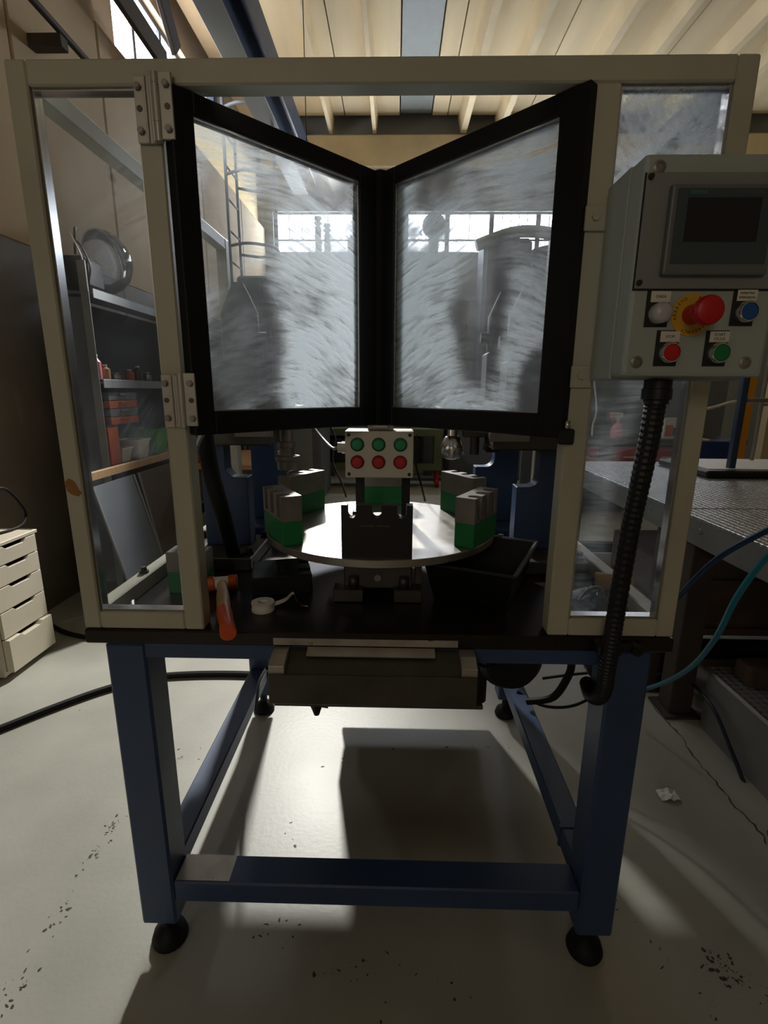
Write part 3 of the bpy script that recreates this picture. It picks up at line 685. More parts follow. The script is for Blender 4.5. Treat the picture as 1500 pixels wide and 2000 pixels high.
obj('shell', xf(tray(.11, .15, .1, .82, .004), T), 'black', t)
obj('rim', xf(MB().box(-.117, .117, -.157, -.15, .094, .102, .002).box(-.117, .117, .15, .157, .094, .102, .002).box(-.117, -.11, -.15, .15, .094, .102, .002).box(.11, .117, -.15, .15, .094, .102, .002), T), 'plastic', t)
# flexible conduits on the bench
t = thing('hose', 'thick black flexible conduit curving down to the bench at the left', 'hose', tuple(at(462, 1112, Z=.93)))
obj('hose_body', MB().tube([at(398, 800, Y=1.27), at(400, 850, Y=1.27), at(414, 930, Y=1.28), at(437, 1010, Y=1.3), at(458, 1085, Z=.962)], .0215, 14, 8), 'rubber', t)
q = at(462, 1108, Z=.93); obj('gland', MB().lathe([(0, 0), (.03, 0), (.03, .02), (.024, .022), (.026, .045), (0, .046)], 16, Matrix.Translation(q)), 'plastic', t)
cable('conduit', [at(380, 905, Y=1.2), at(384, 870, Y=1.2), at(400, 842, Y=1.22), at(425, 832, Y=1.25)], .007, 'galv', 'grey cable arching out beside the lower door hinge')
cable('cable', [at(262, 1192, Z=.934), at(258, 1180, Z=.934), at(262, 1165, Z=.934), at(285, 1140, Z=.936), at(325, 1112, Z=.938)], .006, 'galv', 'grey cable lying on the bench inside the lower left pane')
mb = MB(); q = at(283, 1117, X=-.655); T = Matrix.Translation((-.657, q.y, .97))
t = solo('rail_bolt', MB().cyl((-.657, q.y, .97), (-.657, q.y, .976), .012, n=14).cyl((-.657, q.y, .976), (-.657, q.y, .986), .008, n=6), 'plastic', 'black bolt head on the lower side rail behind the left pane', 'bolt')

# litter at the back right corner of the bench top
p = at(1180, 1160, Z=.95)
t = thing('plastic_bag', 'crumpled clear plastic bag on the bench behind the right pane', 'bag', (p.x-.03, p.y, .93))
mb = MB(); g = [[mb.b.verts.new(Vector((p.x-.09+.13*i/8+random.uniform(-.006, .006), p.y-.06+.12*j/7+random.uniform(-.006, .006), .934+.05*random.random()*(1-((i-4)/4.6)**2)*(1-((j-3.5)/4.2)**2)))) for j in range(8)] for i in range(9)]
for i in range(8):
    for j in range(7): mb.b.faces.new([g[i][j], g[i+1][j], g[i+1][j+1], g[i][j+1]])
obj('film', mb, 'film', t); obj('tie', MB().tube([(p.x-.07, p.y-.03, .95), (p.x-.05, p.y-.045, .985), (p.x-.02, p.y-.03, .975), (p.x-.04, p.y-.01, .955)], .003), 'galv', t)
t = thing('brown_roll', 'small brown roll lying beside the crumpled bag on the bench', 'roll', (p.x+.05, p.y+.06, .93))
obj('roll', MB().cyl((p.x+.0, p.y+.07, .956), (p.x+.09, p.y+.05, .956), .025, n=20, bev=.003), 'lwood', t); obj('core', MB().cyl((p.x-.002, p.y+.0705, .956), (p.x, p.y+.07, .956), .012), 'ink', t)
# --- tray under the bench front
t = thing('chip_tray', 'worn steel tray with cheek plates under the front of the bench', 'tray', (MX, .97, .8))
obj('front_plate', MB().box(-.258, .175, .927, .934, .8, .868, .002), 'dsteel', t)
obj('slope', MB().prism([(.934, .862), (.998, .893), (.998, .885), (.934, .85)], -.225, .142, 'x'), 'dsteel', t)
for x0 in (-.258, .142):
    obj('cheek', MB().prism([(.9345, .8), (.9345, .884), (.965, .8955), (.998, .8955), (.998, .8)], x0, x0+.033, 'x', .001), 'wornsteel', t)
obj('wear_strip', MB().prism([(.972, .886), (.996, .8965), (.993, .8985), (.97, .889)], -.185, .09, 'x'), 'wornsteel', t)
obj('bottom_plate', MB().box(-.25, .19, .936, 1.15, .79, .798, .001), 'dsteel', t)
kb = at(617, 1392, Y=.95)
obj('knob', MB().cyl((kb.x, .96, .79), (kb.x, .96, .765), .018, .009).cyl((kb.x, .96, .765), (kb.x, .96, .755), .009, .006).cyl((kb.x, .96, .782), (kb.x+.026, .96, .778), .007), 'plastic', t)

# --- drive under the bench, its leads
mc = at(1000, 1296, Y=1.42)
t = thing('gear_motor', 'black geared motor hanging under the right end of the bench', 'motor', (.4, 1.6, .6))
obj('motor_body', MB().cyl(mc, mc+Vector((0, .28, 0)), .1, n=32, bev=.02).cyl(mc+Vector((0, -.02, 0)), mc, .075, n=32), 'plastic', t)
obj('mount', MB().box(mc.x-.03, mc.x+.03, 1.46, 1.66, mc.z+.09, .895, .005), 'dsteel', t)
obj('terminal_box', MB().box(mc.x-.13, mc.x-.09, 1.48, 1.6, mc.z-.03, mc.z+.05, .004), 'dsteel', t)
cc = at(1186, 1306, Y=1.12)
t = thing('air_filter', 'round black canister hanging behind the right front leg', 'canister', (cc.x, cc.y, cc.z-.045))
obj('canister_body', MB().cyl(cc, cc+Vector((0, .05, 0)), .045, n=24, bev=.01), 'plastic', t); obj('strap', MB().box(cc.x-.015, cc.x+.015, cc.y+.01, cc.y+.04, cc.z+.044, .819, .002), 'dsteel', t)
t = thing('valve_block', 'small steel valve block under the bench beside the chip tray', 'valve', (.2, 1.3, .8))
obj('block', MB().box(.2, .27, 1.2, 1.35, .8, .895, .004), 'dsteel', t); obj('fitting', MB().cyl((.235, 1.2, .83), (.235, 1.16, .83), .014).cyl((.255, 1.2, .86), (.255, 1.17, .86), .009), 'steel', t)
for i, (pts, r, lb) in enumerate((
    ([(.16, 1.3, .86), (.18, 1.35, .72), (.2, 1.45, .62), (mc.x-.131, 1.53, mc.z+.01)], .006, 'black cable drooping under the bench from the tray to the motor'),
    ([(.21, 1.25, .86), (.24, 1.25, .74), (.3, 1.25, .7), (.2, 1.28, .72), (.19, 1.28, .86)], .005, 'looped black cable below the valve block'),
    ([at(1030, 1370, Y=1.75), at(1080, 1362, Y=1.7), at(1110, 1320, Y=1.68), at(1117, 1290, Y=1.68), at(1118, 1262, Y=1.68)], .014, 'thick black hose bending up under the right end of the bench'),
    ([at(1010, 1350, Y=1.85), at(1060, 1378, Y=1.8), at(1120, 1378, Y=1.75), at(1180, 1345, Y=1.7), at(1230, 1300, Y=1.6)], .006, 'black cable sagging between the motor and the right front leg'),
    ([at(1060, 1325, Y=1.9), at(1120, 1317, Y=1.85), at(1200, 1310, Y=1.8)], .006, 'black cable running level from the motor to the right front leg'))):
    cable('cable', pts, r, 'rubber', lb)
cable('cable', [at(500, 1385, Y=1.7), at(505, 1340, Y=1.7), at(512, 1320, Y=1.6), at(522, 1305, Y=1.4)], .006, 'dkhose', 'dark cable hanging by the rear left leg under the bench')

t = thing('shade_blocker', 'dark unseen box added under the back of the bench to shade the floor', 'cabinet', (.1, 1.9, .24))  # unseen body, added to cast the dark floor shadow under the bench
obj('housing', MB().box(-.24, .38, 1.82, 2.02, .2, .805, .01), 'plastic', t); obj('hanger', MB().box(-.2, -.16, 1.84, 1.98, .805, .895).box(.3, .34, 1.84, 1.98, .805, .895), 'dsteel', t); obj('cover', MB().box(-.24, .38, 2.021, 2.05, .12, .8, .004), 'dsteel', t)
# --- control box
t = thing('control_panel', 'grey operator control box with screen and push buttons on the right post', 'control panel', (.47, .92, 1.465))
FY = .845; ex0, ex1, ez0, ez1 = .362, .58, 1.464, 1.778
obj('enclosure', MB().box(ex0, ex1, FY+.05, .985, ez0-.004, ez1+.003, .004, None, 2), 'encl', t)
dr = obj('front_door', MB().box(ex0-.0005, ex1+.0005, FY, FY+.049, ez0, ez1, .006, None, 2), 'encl', t)
for x in (ex0+.02, ex1-.028):
    for z in (ez0+.022, ez1-.018):
        obj('screw', MB().lathe([(.0095, 0), (.0095, .001), (.006, .0025), (.005, .0006), (0, .0006)], 20, Matrix.Translation((x, FY, z)) @ Matrix.Rotation(radians(90), 4, 'X')), 'steel', dr)
sp = obj('screen_plate', MB().box(.3645, .5795, FY-.004, FY-.0002, 1.594, 1.752, .001), 'plate', t)
obj('painted_plate_shadow', MB().box(.3625, .5798, FY-.0012, FY, 1.5915, 1.7525), 'ink', sp)  # black sheet showing past the plate, painted in place of its shadow
for x, z in ((.3695, 1.746), (.3695, 1.602), (.5745, 1.746), (.5745, 1.602)): obj('screw', MB().cyl((x, FY-.004, z), (x, FY-.008, z), .0042, n=12), 'ink', sp)
bz = obj('touch_screen', MB().box(.398, .552, FY-.016, FY-.004, 1.611, 1.733, .003, None, 2), 'bezel', t)
obj('bezel_face', MB().box(.406, .546, FY-.0166, FY-.0158, 1.626, 1.727), 'bezel2', bz)
obj('display', MB().box(.4215, .5275, FY-.0172, FY-.0166, 1.656, 1.7145), 'lcd', bz)
text('brand_lettering', 'SIEMENS', (.4235, FY-.0168, 1.7215), .0066, 'teal', bz, 0, 'LEFT')
text('model_lettering', 'SIMATIC HMI', (.5275, FY-.0168, 1.7215), .0058, 'greyprint', bz, 0, 'RIGHT')
def btn(x, z, kind, cap, words):
    pl_ = obj('button_plate', MB().box(x-.0205, x+.0155, FY-.0012, FY-.0001, z-.02, z+.034, .0005), 'ink', t)
    obj('legend', MB().box(x-.0145, x+.0155, FY-.0018, FY-.0011, z+.0165, z+.0325), 'label', pl_)
    for i, wd in enumerate(words): text('legend_text', wd, (x+.0005, FY-.002, z+.0245+(.0032 if len(words) > 1 else 0)-i*.0062), .0058 if max(map(len, words)) < 7 else .0043, 'ink', pl_)
    R90 = Matrix.Translation((x, FY-.0012, z)) @ Matrix.Rotation(radians(90), 4, 'X')
    if kind == 'lens':
        obj('pilot_lens', MB().lathe([(.0155, 0), (.0155, .012), (.0145, .016), (.0115, .019), (.006, .0208), (0, .0213)], 28, R90), cap, t)
    else:
        b = obj('push_button', MB().lathe([(.0155, 0), (.0155, .012), (.0142, .014), (.0128, .014), (.0128, .011), (0, .011)], 28, R90), 'chrome', t)
        obj('button_cap', MB().lathe([(.0126, .0105), (.0126, .013), (.0115, .014), (0, .0142)], 28, R90), cap, b)
btn(.4065, 1.5585, 'lens', 'blens', ['LINEA'])
btn(.5375, 1.5605, 'flush', 'bblue', ['RIPRISTINO', 'EMERGENZA'])
btn(.4285, 1.5, 'flush', 'red', ['STOP'])
btn(.505, 1.5, 'flush', 'bgreen', ['START', 'CICLO'])
ex, ez = .4575, 1.557
yd = obj('emergency_disc', MB().cyl((ex, FY, ez), (ex, FY-.0015, ez), .0315, n=40), 'yellow', t)
dm = MB()
for k, ch in enumerate('STOP   EMERGENCY   ARRESTO   '):
    a_ = radians(70)-k*2*pi/29
    if ch != ' ': text('disc_lettering', ch, (ex+.0255*cos(a_), FY-.0017, ez+.0255*sin(a_)), .0065, 'ink', yd, pi/2-a_, 'CENTER', dm)
obj('disc_lettering', dm, 'ink', yd)
R90 = Matrix.Translation((ex, FY-.0015, ez)) @ Matrix.Rotation(radians(90), 4, 'X')
obj('emergency_button', MB().lathe([(.015, 0), (.015, .02), (.012, .022), (.012, .03), (.0195, .034), (.0212, .039), (.0212, .047), (.019, .051), (.012, .0535), (0, .0545)], 36, R90), 'red', t)
# corrugated conduit under it
t = thing('corrugated_conduit', 'black corrugated conduit dropping from the control box past the bench edge', 'conduit', (.45, .93, .82))
obj('coupling', MB().lathe([(0, 0), (.022, 0), (.022, -.014), (.024, -.015), (.024, -.032), (.02, -.034), (.021, -.04), (.0, -.04)], 12, Matrix.Translation((.4475, .9, ez0-.004))), 'plastic', t)
P0 = [(.4475, .9, 1.424), (.4475, .905, 1.36), (.446, .915, 1.28), (.4465, .93, 1.2), (.449, .945, 1.1), (.45, .955, 1.0), (.4495, .958, .93), (.448, .96, .87), (.45, .966, .83), (.45, .985, .795), (.452, 1.03, .77), (.47, 1.1, .755)]
obj('conduit_body', MB().tube(P0, .0165, 14, 14, .09), 'plastic', t)
obj('clamp', MB().box(.425, .475, .957, .993, .905, .93, .004).box(.475, .53, .972, .9935, .906, .922, .004).cyl((.51, .965, .914), (.51, .994, .914), .012), 'plastic', t)

# ================================================================== LEFT SIDE OF THE WORKSHOP
DXF = -1.935
t = thing('drawer_unit', 'white five drawer cabinet on the floor by the left wall', 'cabinet', (-2.1, 2.42, 0))
dy0, dy1, dz = 2.235, 2.592, .70
obj('carcass', MB().box(XL+.006, DXF-.018, dy0, dy0+.018, .02, dz).box(XL+.006, DXF-.018, dy1-.018, dy1, .02, dz).box(XL+.006, DXF, dy0, dy1, dz-.018, dz, .002).box(XL+.006, XL+.02, dy0+.018, dy1-.018, .02, dz-.018).box(XL+.02, DXF-.02, dy0+.018, dy1-.018, .02, .04), 'drawer', t)
zs = [.035, .215, .355, .48, .585, .68]
for a, b in zip(zs, zs[1:]):
    d = obj('drawer', MB().prism([(dy0+.02, a+.003), (dy1-.02, a+.003), (dy1-.02, b-.003), (2.5, b-.003), (2.48, b-.02), (2.36, b-.02), (2.34, b-.003), (dy0+.02, b-.003)], DXF-.018, DXF+(.02 if a == .035 else 0), 'x', .001), 'drawer', t)
    obj('drawer_box', MB().box(XL+.03, DXF-.02, dy0+.03, dy1-.03, a+.01, b-.03), 'ink', d)
obj('lock', MB().cyl((DXF, 2.29, .63), (DXF+.004, 2.29, .63), .009), 'steel', t)
cable('cable', [at(-30, 960, X=-2.0), at(10, 955, X=-2.05), at(45, 990, X=-2.12), at(50, 1012, X=-2.16), at(35, 1030, Z=.708), at(-20, 1046, Z=.708)], .007, 'rubber', 'black cable looped on top of the white drawer cabinet')
cable('floor_hose', [Zf(-60, 1452)+Vector((0, 0, .016)), Zf(0, 1430)+Vector((0, 0, .016)), Zf(100, 1390)+Vector((0, 0, .016)), Zf(205, 1352)+Vector((0, 0, .016)), Zf(295, 1329)+Vector((0, 0, .016)), Zf(380, 1322)+Vector((0, 0, .016)), Zf(480, 1322)+Vector((0, 0, .016)), Zf(560, 1328)+Vector((0, 0, .016))], .016, 'rubber', 'thick black hose lying across the floor behind the bench legs', 'hose')
cable('cable', [Zf(100, 1225)+Vector((0, 0, .014)), Zf(130, 1240)+Vector((0, 0, .014)), Zf(180, 1250)+Vector((0, 0, .014)), Zf(230, 1247)+Vector((0, 0, .014))], .013, 'rubber', 'black cable on the floor between drawer cabinet and bench')

# rack against the left wall
XF = -1.9
XK = -2.13
t = thing('shelf_rack', 'grey steel shelf rack full of trays against the left wall', 'shelving', (-2.1, 4, 0))
ry0, ry1 = 3.3, 6.2
def upright(x, y, zt): return obj('upright', MB().prism([(x, y), (x+.05, y), (x+.05, y+.004), (x+.004, y+.004), (x+.004, y+.05), (x, y+.05)], 0, zt, 'z'), 'galv', t)
u = upright(XF-.05, ry0, 2.2); obj('slot_plate', MB().box(XF-.052, XF-.0005, ry0-.004, ry0-.0002, 2.02, 2.2), 'steel', u)
upright(XK, ry0, 1.95); upright(XF-.05, ry1, 2.05); upright(XF-.05, 4.8, 2.05); upright(XK, ry1, 2.05)
SH = (.40, .93, 1.5, 2.05)
for z in SH:
    sh = obj('shelf', MB().box(XK, XF-.006, ry0+.06, ry1, z-.03, z-.012), 'slate' if z != .93 else 'lwood', t)
    obj('shelf_lip', MB().box(XF-.005, XF, ry0+.05, ry1+.05, z-.055, z, .001), 'galv', sh)
obj('end_panel', MB().box(XK, XF-.055, ry0+.052, ry0+.058, .1, 2.0), 'slate', t)
obj('back_panel', MB().box(XK-.008, XK-.001, ry0+.06, ry1, .1, 2.0), 'ink', t)
def tub(x, y, z, w, h, mt, lb, k=.8, cat='tub', grp=None):
    tt = thing('tub', lb, cat, (x, y, z), 0, grp); T = Matrix.Translation((x, y, z))
    obj('shell', xf(tray(w, w, h, k, .004), T), mt, tt); obj('rim', MB().box(-w-.006, w+.006, -w-.006, -w, h-.012, h, 0, T).box(-w-.006, w+.006, w, w+.006, h-.012, h, 0, T).box(-w-.006, -w, -w, w, h-.012, h, 0, T).box(w, w+.006, -w, w, h-.012, h, 0, T), mt, tt)
    return tt
# low shelf: white tubs, trays; mid shelf clutter
tub(-2.0, 3.6, .93, .07, .1, 'drawer', 'small cream tub on the low rack shelf, nearest the upright')
tub(-2.0, 3.82, .93, .09, .14, 'drawer', 'larger cream tub on the low rack shelf, behind the small one')
tub(-2.0, 4.12, .93, .1, .2, 'greenitem', 'green tub on the low rack shelf beside the cream tubs')
for k, (zz, mt, lb) in enumerate(((1.2, 'terracotta', 'lowest orange parts tray of the pile on the rack'), (1.255, 'slate', 'grey parts tray lying between orange trays on the rack'), (1.31, 'terracotta', 'upper orange parts tray of the pile on the rack'), (1.365, 'slate', 'topmost grey parts tray of the pile on the rack'))):
    tt = thing('parts_tray', lb, 'tray', (-2.02, 3.62, zz), 0, 'parts trays piled on the rack'); T = WM[tt]
    obj('shell', xf(tray(.095, .19, .05, .95, .004), T), mt, tt); obj('handle_lip', xf(MB().box(.095, .107, -.06, .06, .034, .044), T), mt, tt)
tt = thing('tray_stand', 'dark box under the tray pile on the low rack shelf', 'box', (-2.02, 3.5, .93)); T = WM[tt]
obj('shell', xf(MB().box(-.09, .09, -.12, .01, 0, .262, .004), T), 'terracotta', tt); obj('lid', xf(MB().box(-.094, .094, -.124, .014, .2625, .269), T), 'ink', tt)
for i, (y, mt, h, lb) in enumerate(((3.42, 'pink', .16, 'pale bottle on the middle rack shelf by the upright'), (3.52, 'lwood', .1, 'short cream bottle on the middle rack shelf'), (3.66, 'chrome', .05, 'small metal fitting on the middle rack shelf'), (3.84, 'terracotta', .08, 'copper coloured pot on the middle rack shelf'), (3.97, 'dsteel', .11, 'dark can on the middle rack shelf'), (4.12, 'chrome', .07, 'shiny fitting at the far end of the middle rack shelf'))):
    tt = thing('bottle', lb, 'bottle', (-1.98, y, 1.5), 0, 'bottles and fittings on the middle rack shelf'); T = WM[tt]
    obj('body', MB().lathe([(0, 0), (.03, 0), (.032, .008), (.032, h*.7), (.014, h*.85), (.014, h*.9), (0, h*.9)], 14, T), mt, tt); obj('cap', MB().cyl(T @ Vector((0, 0, h*.9)), T @ Vector((0, 0, h)), .016, n=12), 'white', tt)
# on top of the rack: clear dome, dark parts
t = thing('clear_dome', 'clear plastic dome standing on top of the rack', 'dome', (-2.05, 3.75, 2.05))
c0 = at(200, 512, X=-2.05)
T = Matrix.Translation(c0) @ Matrix.Rotation(radians(60), 4, 'Z') @ Matrix.Rotation(radians(75), 4, 'Y')
obj('shell', MB().lathe([(.205, 0), (.2, .05), (.175, .1), (.13, .145), (.07, .17), (0, .18), (0, .176), (.068, .166), (.127, .141), (.171, .098), (.196, .05), (.2, 0)], 32, T), 'dome', t)
obj('rim', MB().lathe([(.2, -.004), (.212, -.004), (.212, 0), (.2, 0)], 32, T, True), 'dome', t)
t = thing('helmet_box', 'black box with strips of tape on the rack end by the dome', 'box', (-2.02, 3.47, 2.051)); T = WM[t]
obj('shell', xf(MB().box(-.1, .08, -.1, .12, 0, .2, .03), T), 'plastic', t)
obj('strap', xf(MB().tube([(.08, -.1, .02), (.12, -.12, .12), (.07, -.1, .24), (0, -.06, .3)], .006).tube([(.02, -.09, .2), (.04, -.1, .33), (.02, -.05, .36)], .008), T), 'ink', t)
obj('tie', xf(MB().tube([(.05, -.11, .05), (.1, -.16, .16), (.02, -.13, .32)], .004), T), 'white', t)
# wooden rail and sheets leaning on the rack
ra, rb = at(160, 936, X=-1.84), at(332, 888, X=-1.84)
solo('wood_batten', MB().bar(ra, rb+(rb-ra)*.5, .03, .05, .002), 'lwood', 'long pale wooden batten lying along the rack front behind the left pane', 'plank')
for i, (x0, y0, dx, mt, lb, wv) in enumerate(((-1.62, 2.95, -.21, 'slate', 'clear grey sheet leaning on the rack, nearest the drawer cabinet', .5), (-1.67, 3.5, -.16, 'darkwood', 'dark board leaning on the rack behind the left pane', .6))):
    tt = thing('leaning_sheet', lb, 'board', (x0, y0, 0)); T = Matrix.Translation((x0, y0, 0))
    obj('sheet', MB().prism([(0, 0), (.008, 0), (dx+.008, .86), (dx, .86)], 0, wv, 'y', 0, T), mt, tt)
    obj('edge_strip', MB().prism([(.0085, 0), (.014, 0), (dx+.014, .86), (dx+.0085, .86)], 0, .015, 'y', 0, T).prism([(.0085, 0), (.014, 0), (dx+.014, .86), (dx+.0085, .86)], wv-.02, wv, 'y', 0, T), 'galv', tt)
# bench beyond with tape measure (seen between cage post and hose)
t = thing('side_bench', 'plain wooden side bench beyond the bench at left', 'bench', (-1.5, 4.75, 0))
obj('bench_top', MB().box(-1.85, -1.2, 4.2, 5.3, .78, .82, .003), 'lwood', t)
for x in (-1.83, -1.26):
    for y in (4.22, 5.24): obj('leg', MB().box(x, x+.05, y, y+.05, 0, .78), 'darkbrown', t)
obj('apron', MB().box(-1.78, -1.26, 4.235, 4.255, .5, .78), 'darkwood', t)
q = at(392, 940, Y=4.4)
t = thing('tape_measure', 'orange tape measure with a green button on the side bench', 'tape measure', (q.x, 4.4, .82)); T = WM[t]
obj('case', xf(MB().box(-.06, .06, -.04, .04, 0, .17, .02, None, 2), T), 'orange', t); obj('disc', xf(MB().cyl((-.01, -.04, .09), (-.01, -.046, .09), .034), T), 'ink', t); obj('clip', xf(MB().box(.062, .1, -.02, .02, .09, .17, .004), T), 'greenitem', t)
t = thing('orange_jar', 'brown jar on the side bench above the tape measure', 'jar', (q.x+.03, 4.75, .82)); T = WM[t]
obj('body', MB().lathe([(0, 0), (.09, 0), (.1, .03), (.1, .26), (.07, .3), (0, .3)], 18, T), 'terracotta', t); obj('lid', MB().cyl(T @ Vector((0, 0, .3)), T @ Vector((0, 0, .34)), .075), 'dsteel', t)

# ================================================================== RIGHT SIDE
TX = 1.25
def steel_table(y0, y1, label, front):
    t = thing('steel_table', label, 'table', (TX+.7, (y0+y1)/2, 0))
    obj('plate', MB().box(TX, TX+1.5, y0, y1, .93, .94, .002), 'tread', t)
    obj('side_apron', MB().box(TX+.002, TX+.012, y0+.002, y1-.002, .82, .93, .001), 'galv', t)
    obj('end_apron', MB().box(TX+.012, TX+1.5, y0+.002, y0+.012, .82, .93), 'galv', t)
    n = int((y1-y0)/.4)
    for k in range(n): obj('rivet', MB().lathe([(.013, 0), (.011, .004), (0, .006)], 12, Matrix.Translation((TX+.002, y0+.22+k*.4, .885)) @ Matrix.Rotation(radians(-90), 4, 'Y')), 'galv', t)
    ys = (y1-.14, y0+.05) if front else (y1-.14, y0+.06)
    for y in ys:
        for x in (TX+.015, TX+1.38):
            lg = obj('leg', MB().box(x, x+.1, y, y+.1, .012, .93, .004), 'darkbrown', t)
            obj('foot_plate', MB().box(x-.03, x+.13, y-.03, y+.13, 0, .012), 'darkbrown', lg)
    obj('stretcher', MB().box(TX+.115, TX+1.38, y1-.11, y1-.05, .27, .34), 'plastic', t)
    return t
steel_table(.6, 2.2, 'galvanised table topped with checker plate, nearest at the right', True)
steel_table(2.212, 3.75, 'second checker plate table, behind the nearest one at the right', False)
t = thing('step_platform', 'low box step of grey checker plate under the right-hand table', 'platform', (TX+.6, 1.2, 0))
obj('tread_plate', MB().box(TX+.11, TX+1.3, .66, 2.0, .275, .285, .002), 'tread', t)
obj('side_plate', MB().box(TX+.115, TX+.125, .665, 1.99, .0, .275), 'galv', t)
obj('edge_strip', MB().box(TX+.108, TX+.114, .66, 2.0, .268, .2865), 'chrome', t)  # bright strip added as the highlight along the step edge
obj('frame', MB().box(TX+.13, TX+1.29, 1.94, 1.99, 0, .27).box(TX+1.25, TX+1.29, .7, 1.94, 0, .27).box(TX+.13, TX+.17, .7, 1.94, .2, .27), 'dsteel', t)
t = thing('slab_stack', 'brown wrapped slab stored below the right-hand table top', 'slab', (TX+.75, 2.6, .35))
obj('slab', MB().box(TX+.13, TX+1.3, 2.22, 3.1, .36, .6, .02, None, 2), 'brownwrap', t)
obj('shelf_board', MB().box(TX+.12, TX+1.36, 2.215, 3.35, .325, .358), 'darkwood', t)
obj('support', MB().box(TX+.13, TX+.2, 3.2, 3.3, 0, .325).box(TX+1.2, TX+1.3, 3.2, 3.3, 0, .325).box(TX+1.2, TX+1.3, 2.4, 2.5, 0, .325).box(TX+.13, TX+.2, 2.4, 2.5, 0, .325), 'darkwood', t)
q = at(1482, 1345, Z=.286)
solo('wood_block', MB().box(q.x-.04, q.x+.2, q.y, q.y+.1, .286, .37, .012, None, 2), 'darkwood', 'dark wooden block lying on the grey checker plate step', 'wood block')
q = at(1290, 1310, Z=0)
solo('wood_offcut', MB().box(1.15, 1.3, 2.45, 2.75, 0, .16, .006), 'lwood', 'pale wooden offcut on the floor behind the dark table leg', 'wood block')
# air hoses
cable('air_hose', [at(1560, 1010, Y=1.0), at(1500, 1035, Y=1.1), at(1400, 1092, Y=1.25), at(1330, 1160, Y=1.4), at(1290, 1205, Y=1.55), at(1240, 1262, Y=1.75), at(1220, 1320, Y=1.9)], .0075, 'bluehose', 'dark blue air hose sweeping past the right cage post', 'hose')
cable('air_hose', [at(1560, 1040, Y=1.05), at(1500, 1085, Y=1.1), at(1440, 1165, Y=1.18), at(1395, 1250, Y=1.3), at(1340, 1310, Y=1.5), at(1270, 1343, Y=1.8), at(1190, 1358, Y=2.1), at(1110, 1350, Y=2.3), at(1050, 1335, Y=2.4)], .0078, 'tealhose', 'teal air hose curving down from the right and under the bench', 'hose')
cable('air_hose', [Zf(1230, 1325)+Vector((0, 0, .01)), at(1320, 1318, X=1.35), at(1385, 1372, X=1.343), at(1430, 1470, X=1.343), at(1465, 1560, X=1.34), at(1485, 1598, X=1.33), Zf(1505, 1640)+Vector((0, 0, .01))], .008, 'dkhose', 'dark hose hanging down the side of the grey step', 'hose')

# black frame on the far table
t = thing('tube_stand', 'black tube stand standing on a black tray on the second table', 'frame', (2.3, 3.3, .94))
q0, q1 = at(1365, 925, Z=.945), at(1500, 935, Z=.945)
obj('tray', MB().box(1.86, 3.2, 3.02, 3.6, .941, .985, .01), 'plastic', t)
obj('tray_liner', MB().box(1.9, 3.15, 3.08, 3.56, .985, .99), 'white', t)
pq = at(1427, 910, Y=3.12); pz = at(1440, 735, Y=3.12)
obj('post', MB().box(pq.x-.018, pq.x+.02, 3.1, 3.14, .98, 1.75, .004), 'craneblue', t)
rz = at(1450, 782, Y=3.12).z
obj('cross_bar', MB().cyl((pq.x+.03, 3.12, rz), (3.15, 3.12, rz), .014), 'steel', t)
rx = at(1462, 900, Y=3.5); obj('rear_post', MB().cyl((rx.x+.02, 3.5, .98), (rx.x+.02, 3.5, 1.7), .012).cyl((rx.x+.02, 3.5, 1.36), (3.15, 3.5, 1.4), .01), 'steel', t)
# yellow post, tan partition, back bench
q = at(1445, 890, Y=4.6)
t = thing('yellow_panel', 'narrow yellow painted panel standing behind the black tube frame', 'panel', (q.x, 4.6, 0))
obj('panel', MB().box(q.x-.075, q.x+.04, 4.6, 4.64, .04, 2.05, .004), 'yellowpost', t)
obj('foot', MB().box(q.x-.12, q.x+.08, 4.5, 4.74, 0, .04), 'slate', t)
xw = at(1462, 800, Y=5.2).x
struct('wall_partition', MB().box(xw+.2, XR, 5.2, 5.35, 0, 2.65), 'tan')
t = thing('back_bench', 'dark workbench with red drawers along the far right', 'bench', (2.6, 6.3, 0))
bzt = at(1200, 858, Y=6.0).z
obj('bench_top', MB().box(1.9, 4.1, 6.0, 6.8, bzt-.06, bzt, .003), 'darkbrown', t)
for x in (1.95, 2.95, 3.95): obj('leg', MB().box(x, x+.08, 6.05, 6.75, 0, bzt-.06), 'darkbrown', t)
for i, (a, b) in enumerate(((2.04, 2.4), (2.6, 2.93), (3.05, 3.5))):
    d = obj('drawer', MB().box(a, b, 6.02, 6.5, bzt-.33, bzt-.09, .005), 'redcrate', t); obj('drawer_label', MB().box(a+.1, b-.1, 6.014, 6.02, bzt-.22, bzt-.2), 'label', d)
t = thing('pegboard', 'slate grey board standing at the back of the far workbench', 'board', (2.9, 6.85, 0))
obj('board', MB().box(1.7, 4.3, 6.82, 6.87, 0, 2.35, .004), 'slate', t)
obj('rack_strip', MB().box(2.3, 2.42, 6.8, 6.82, 1.35, 1.75).box(2.65, 2.85, 6.8, 6.82, 1.3, 2.1), 'olive', t)
q = at(1203, 855, Y=6.15)
t = thing('spray_bottle', 'pink spray bottle with red and white trigger on the far workbench', 'bottle', (q.x, 6.15, bzt)); T = WM[t]
obj('body', MB().lathe([(0, 0), (.065, 0), (.07, .02), (.07, .1), (.05, .16), (.02, .2), (0, .2)], 18, T), 'pink', t)
obj('trigger_head', xf(MB().box(-.1, .05, -.025, .025, .24, .3, .008).cyl((0, 0, .2), (0, 0, .24), .022), T), 'white', t); obj('nozzle', xf(MB().box(-.13, -.101, -.02, .02, .235, .3, .006).box(-.075, -.06, -.012, .012, .17, .235), T), 'redcrate', t)
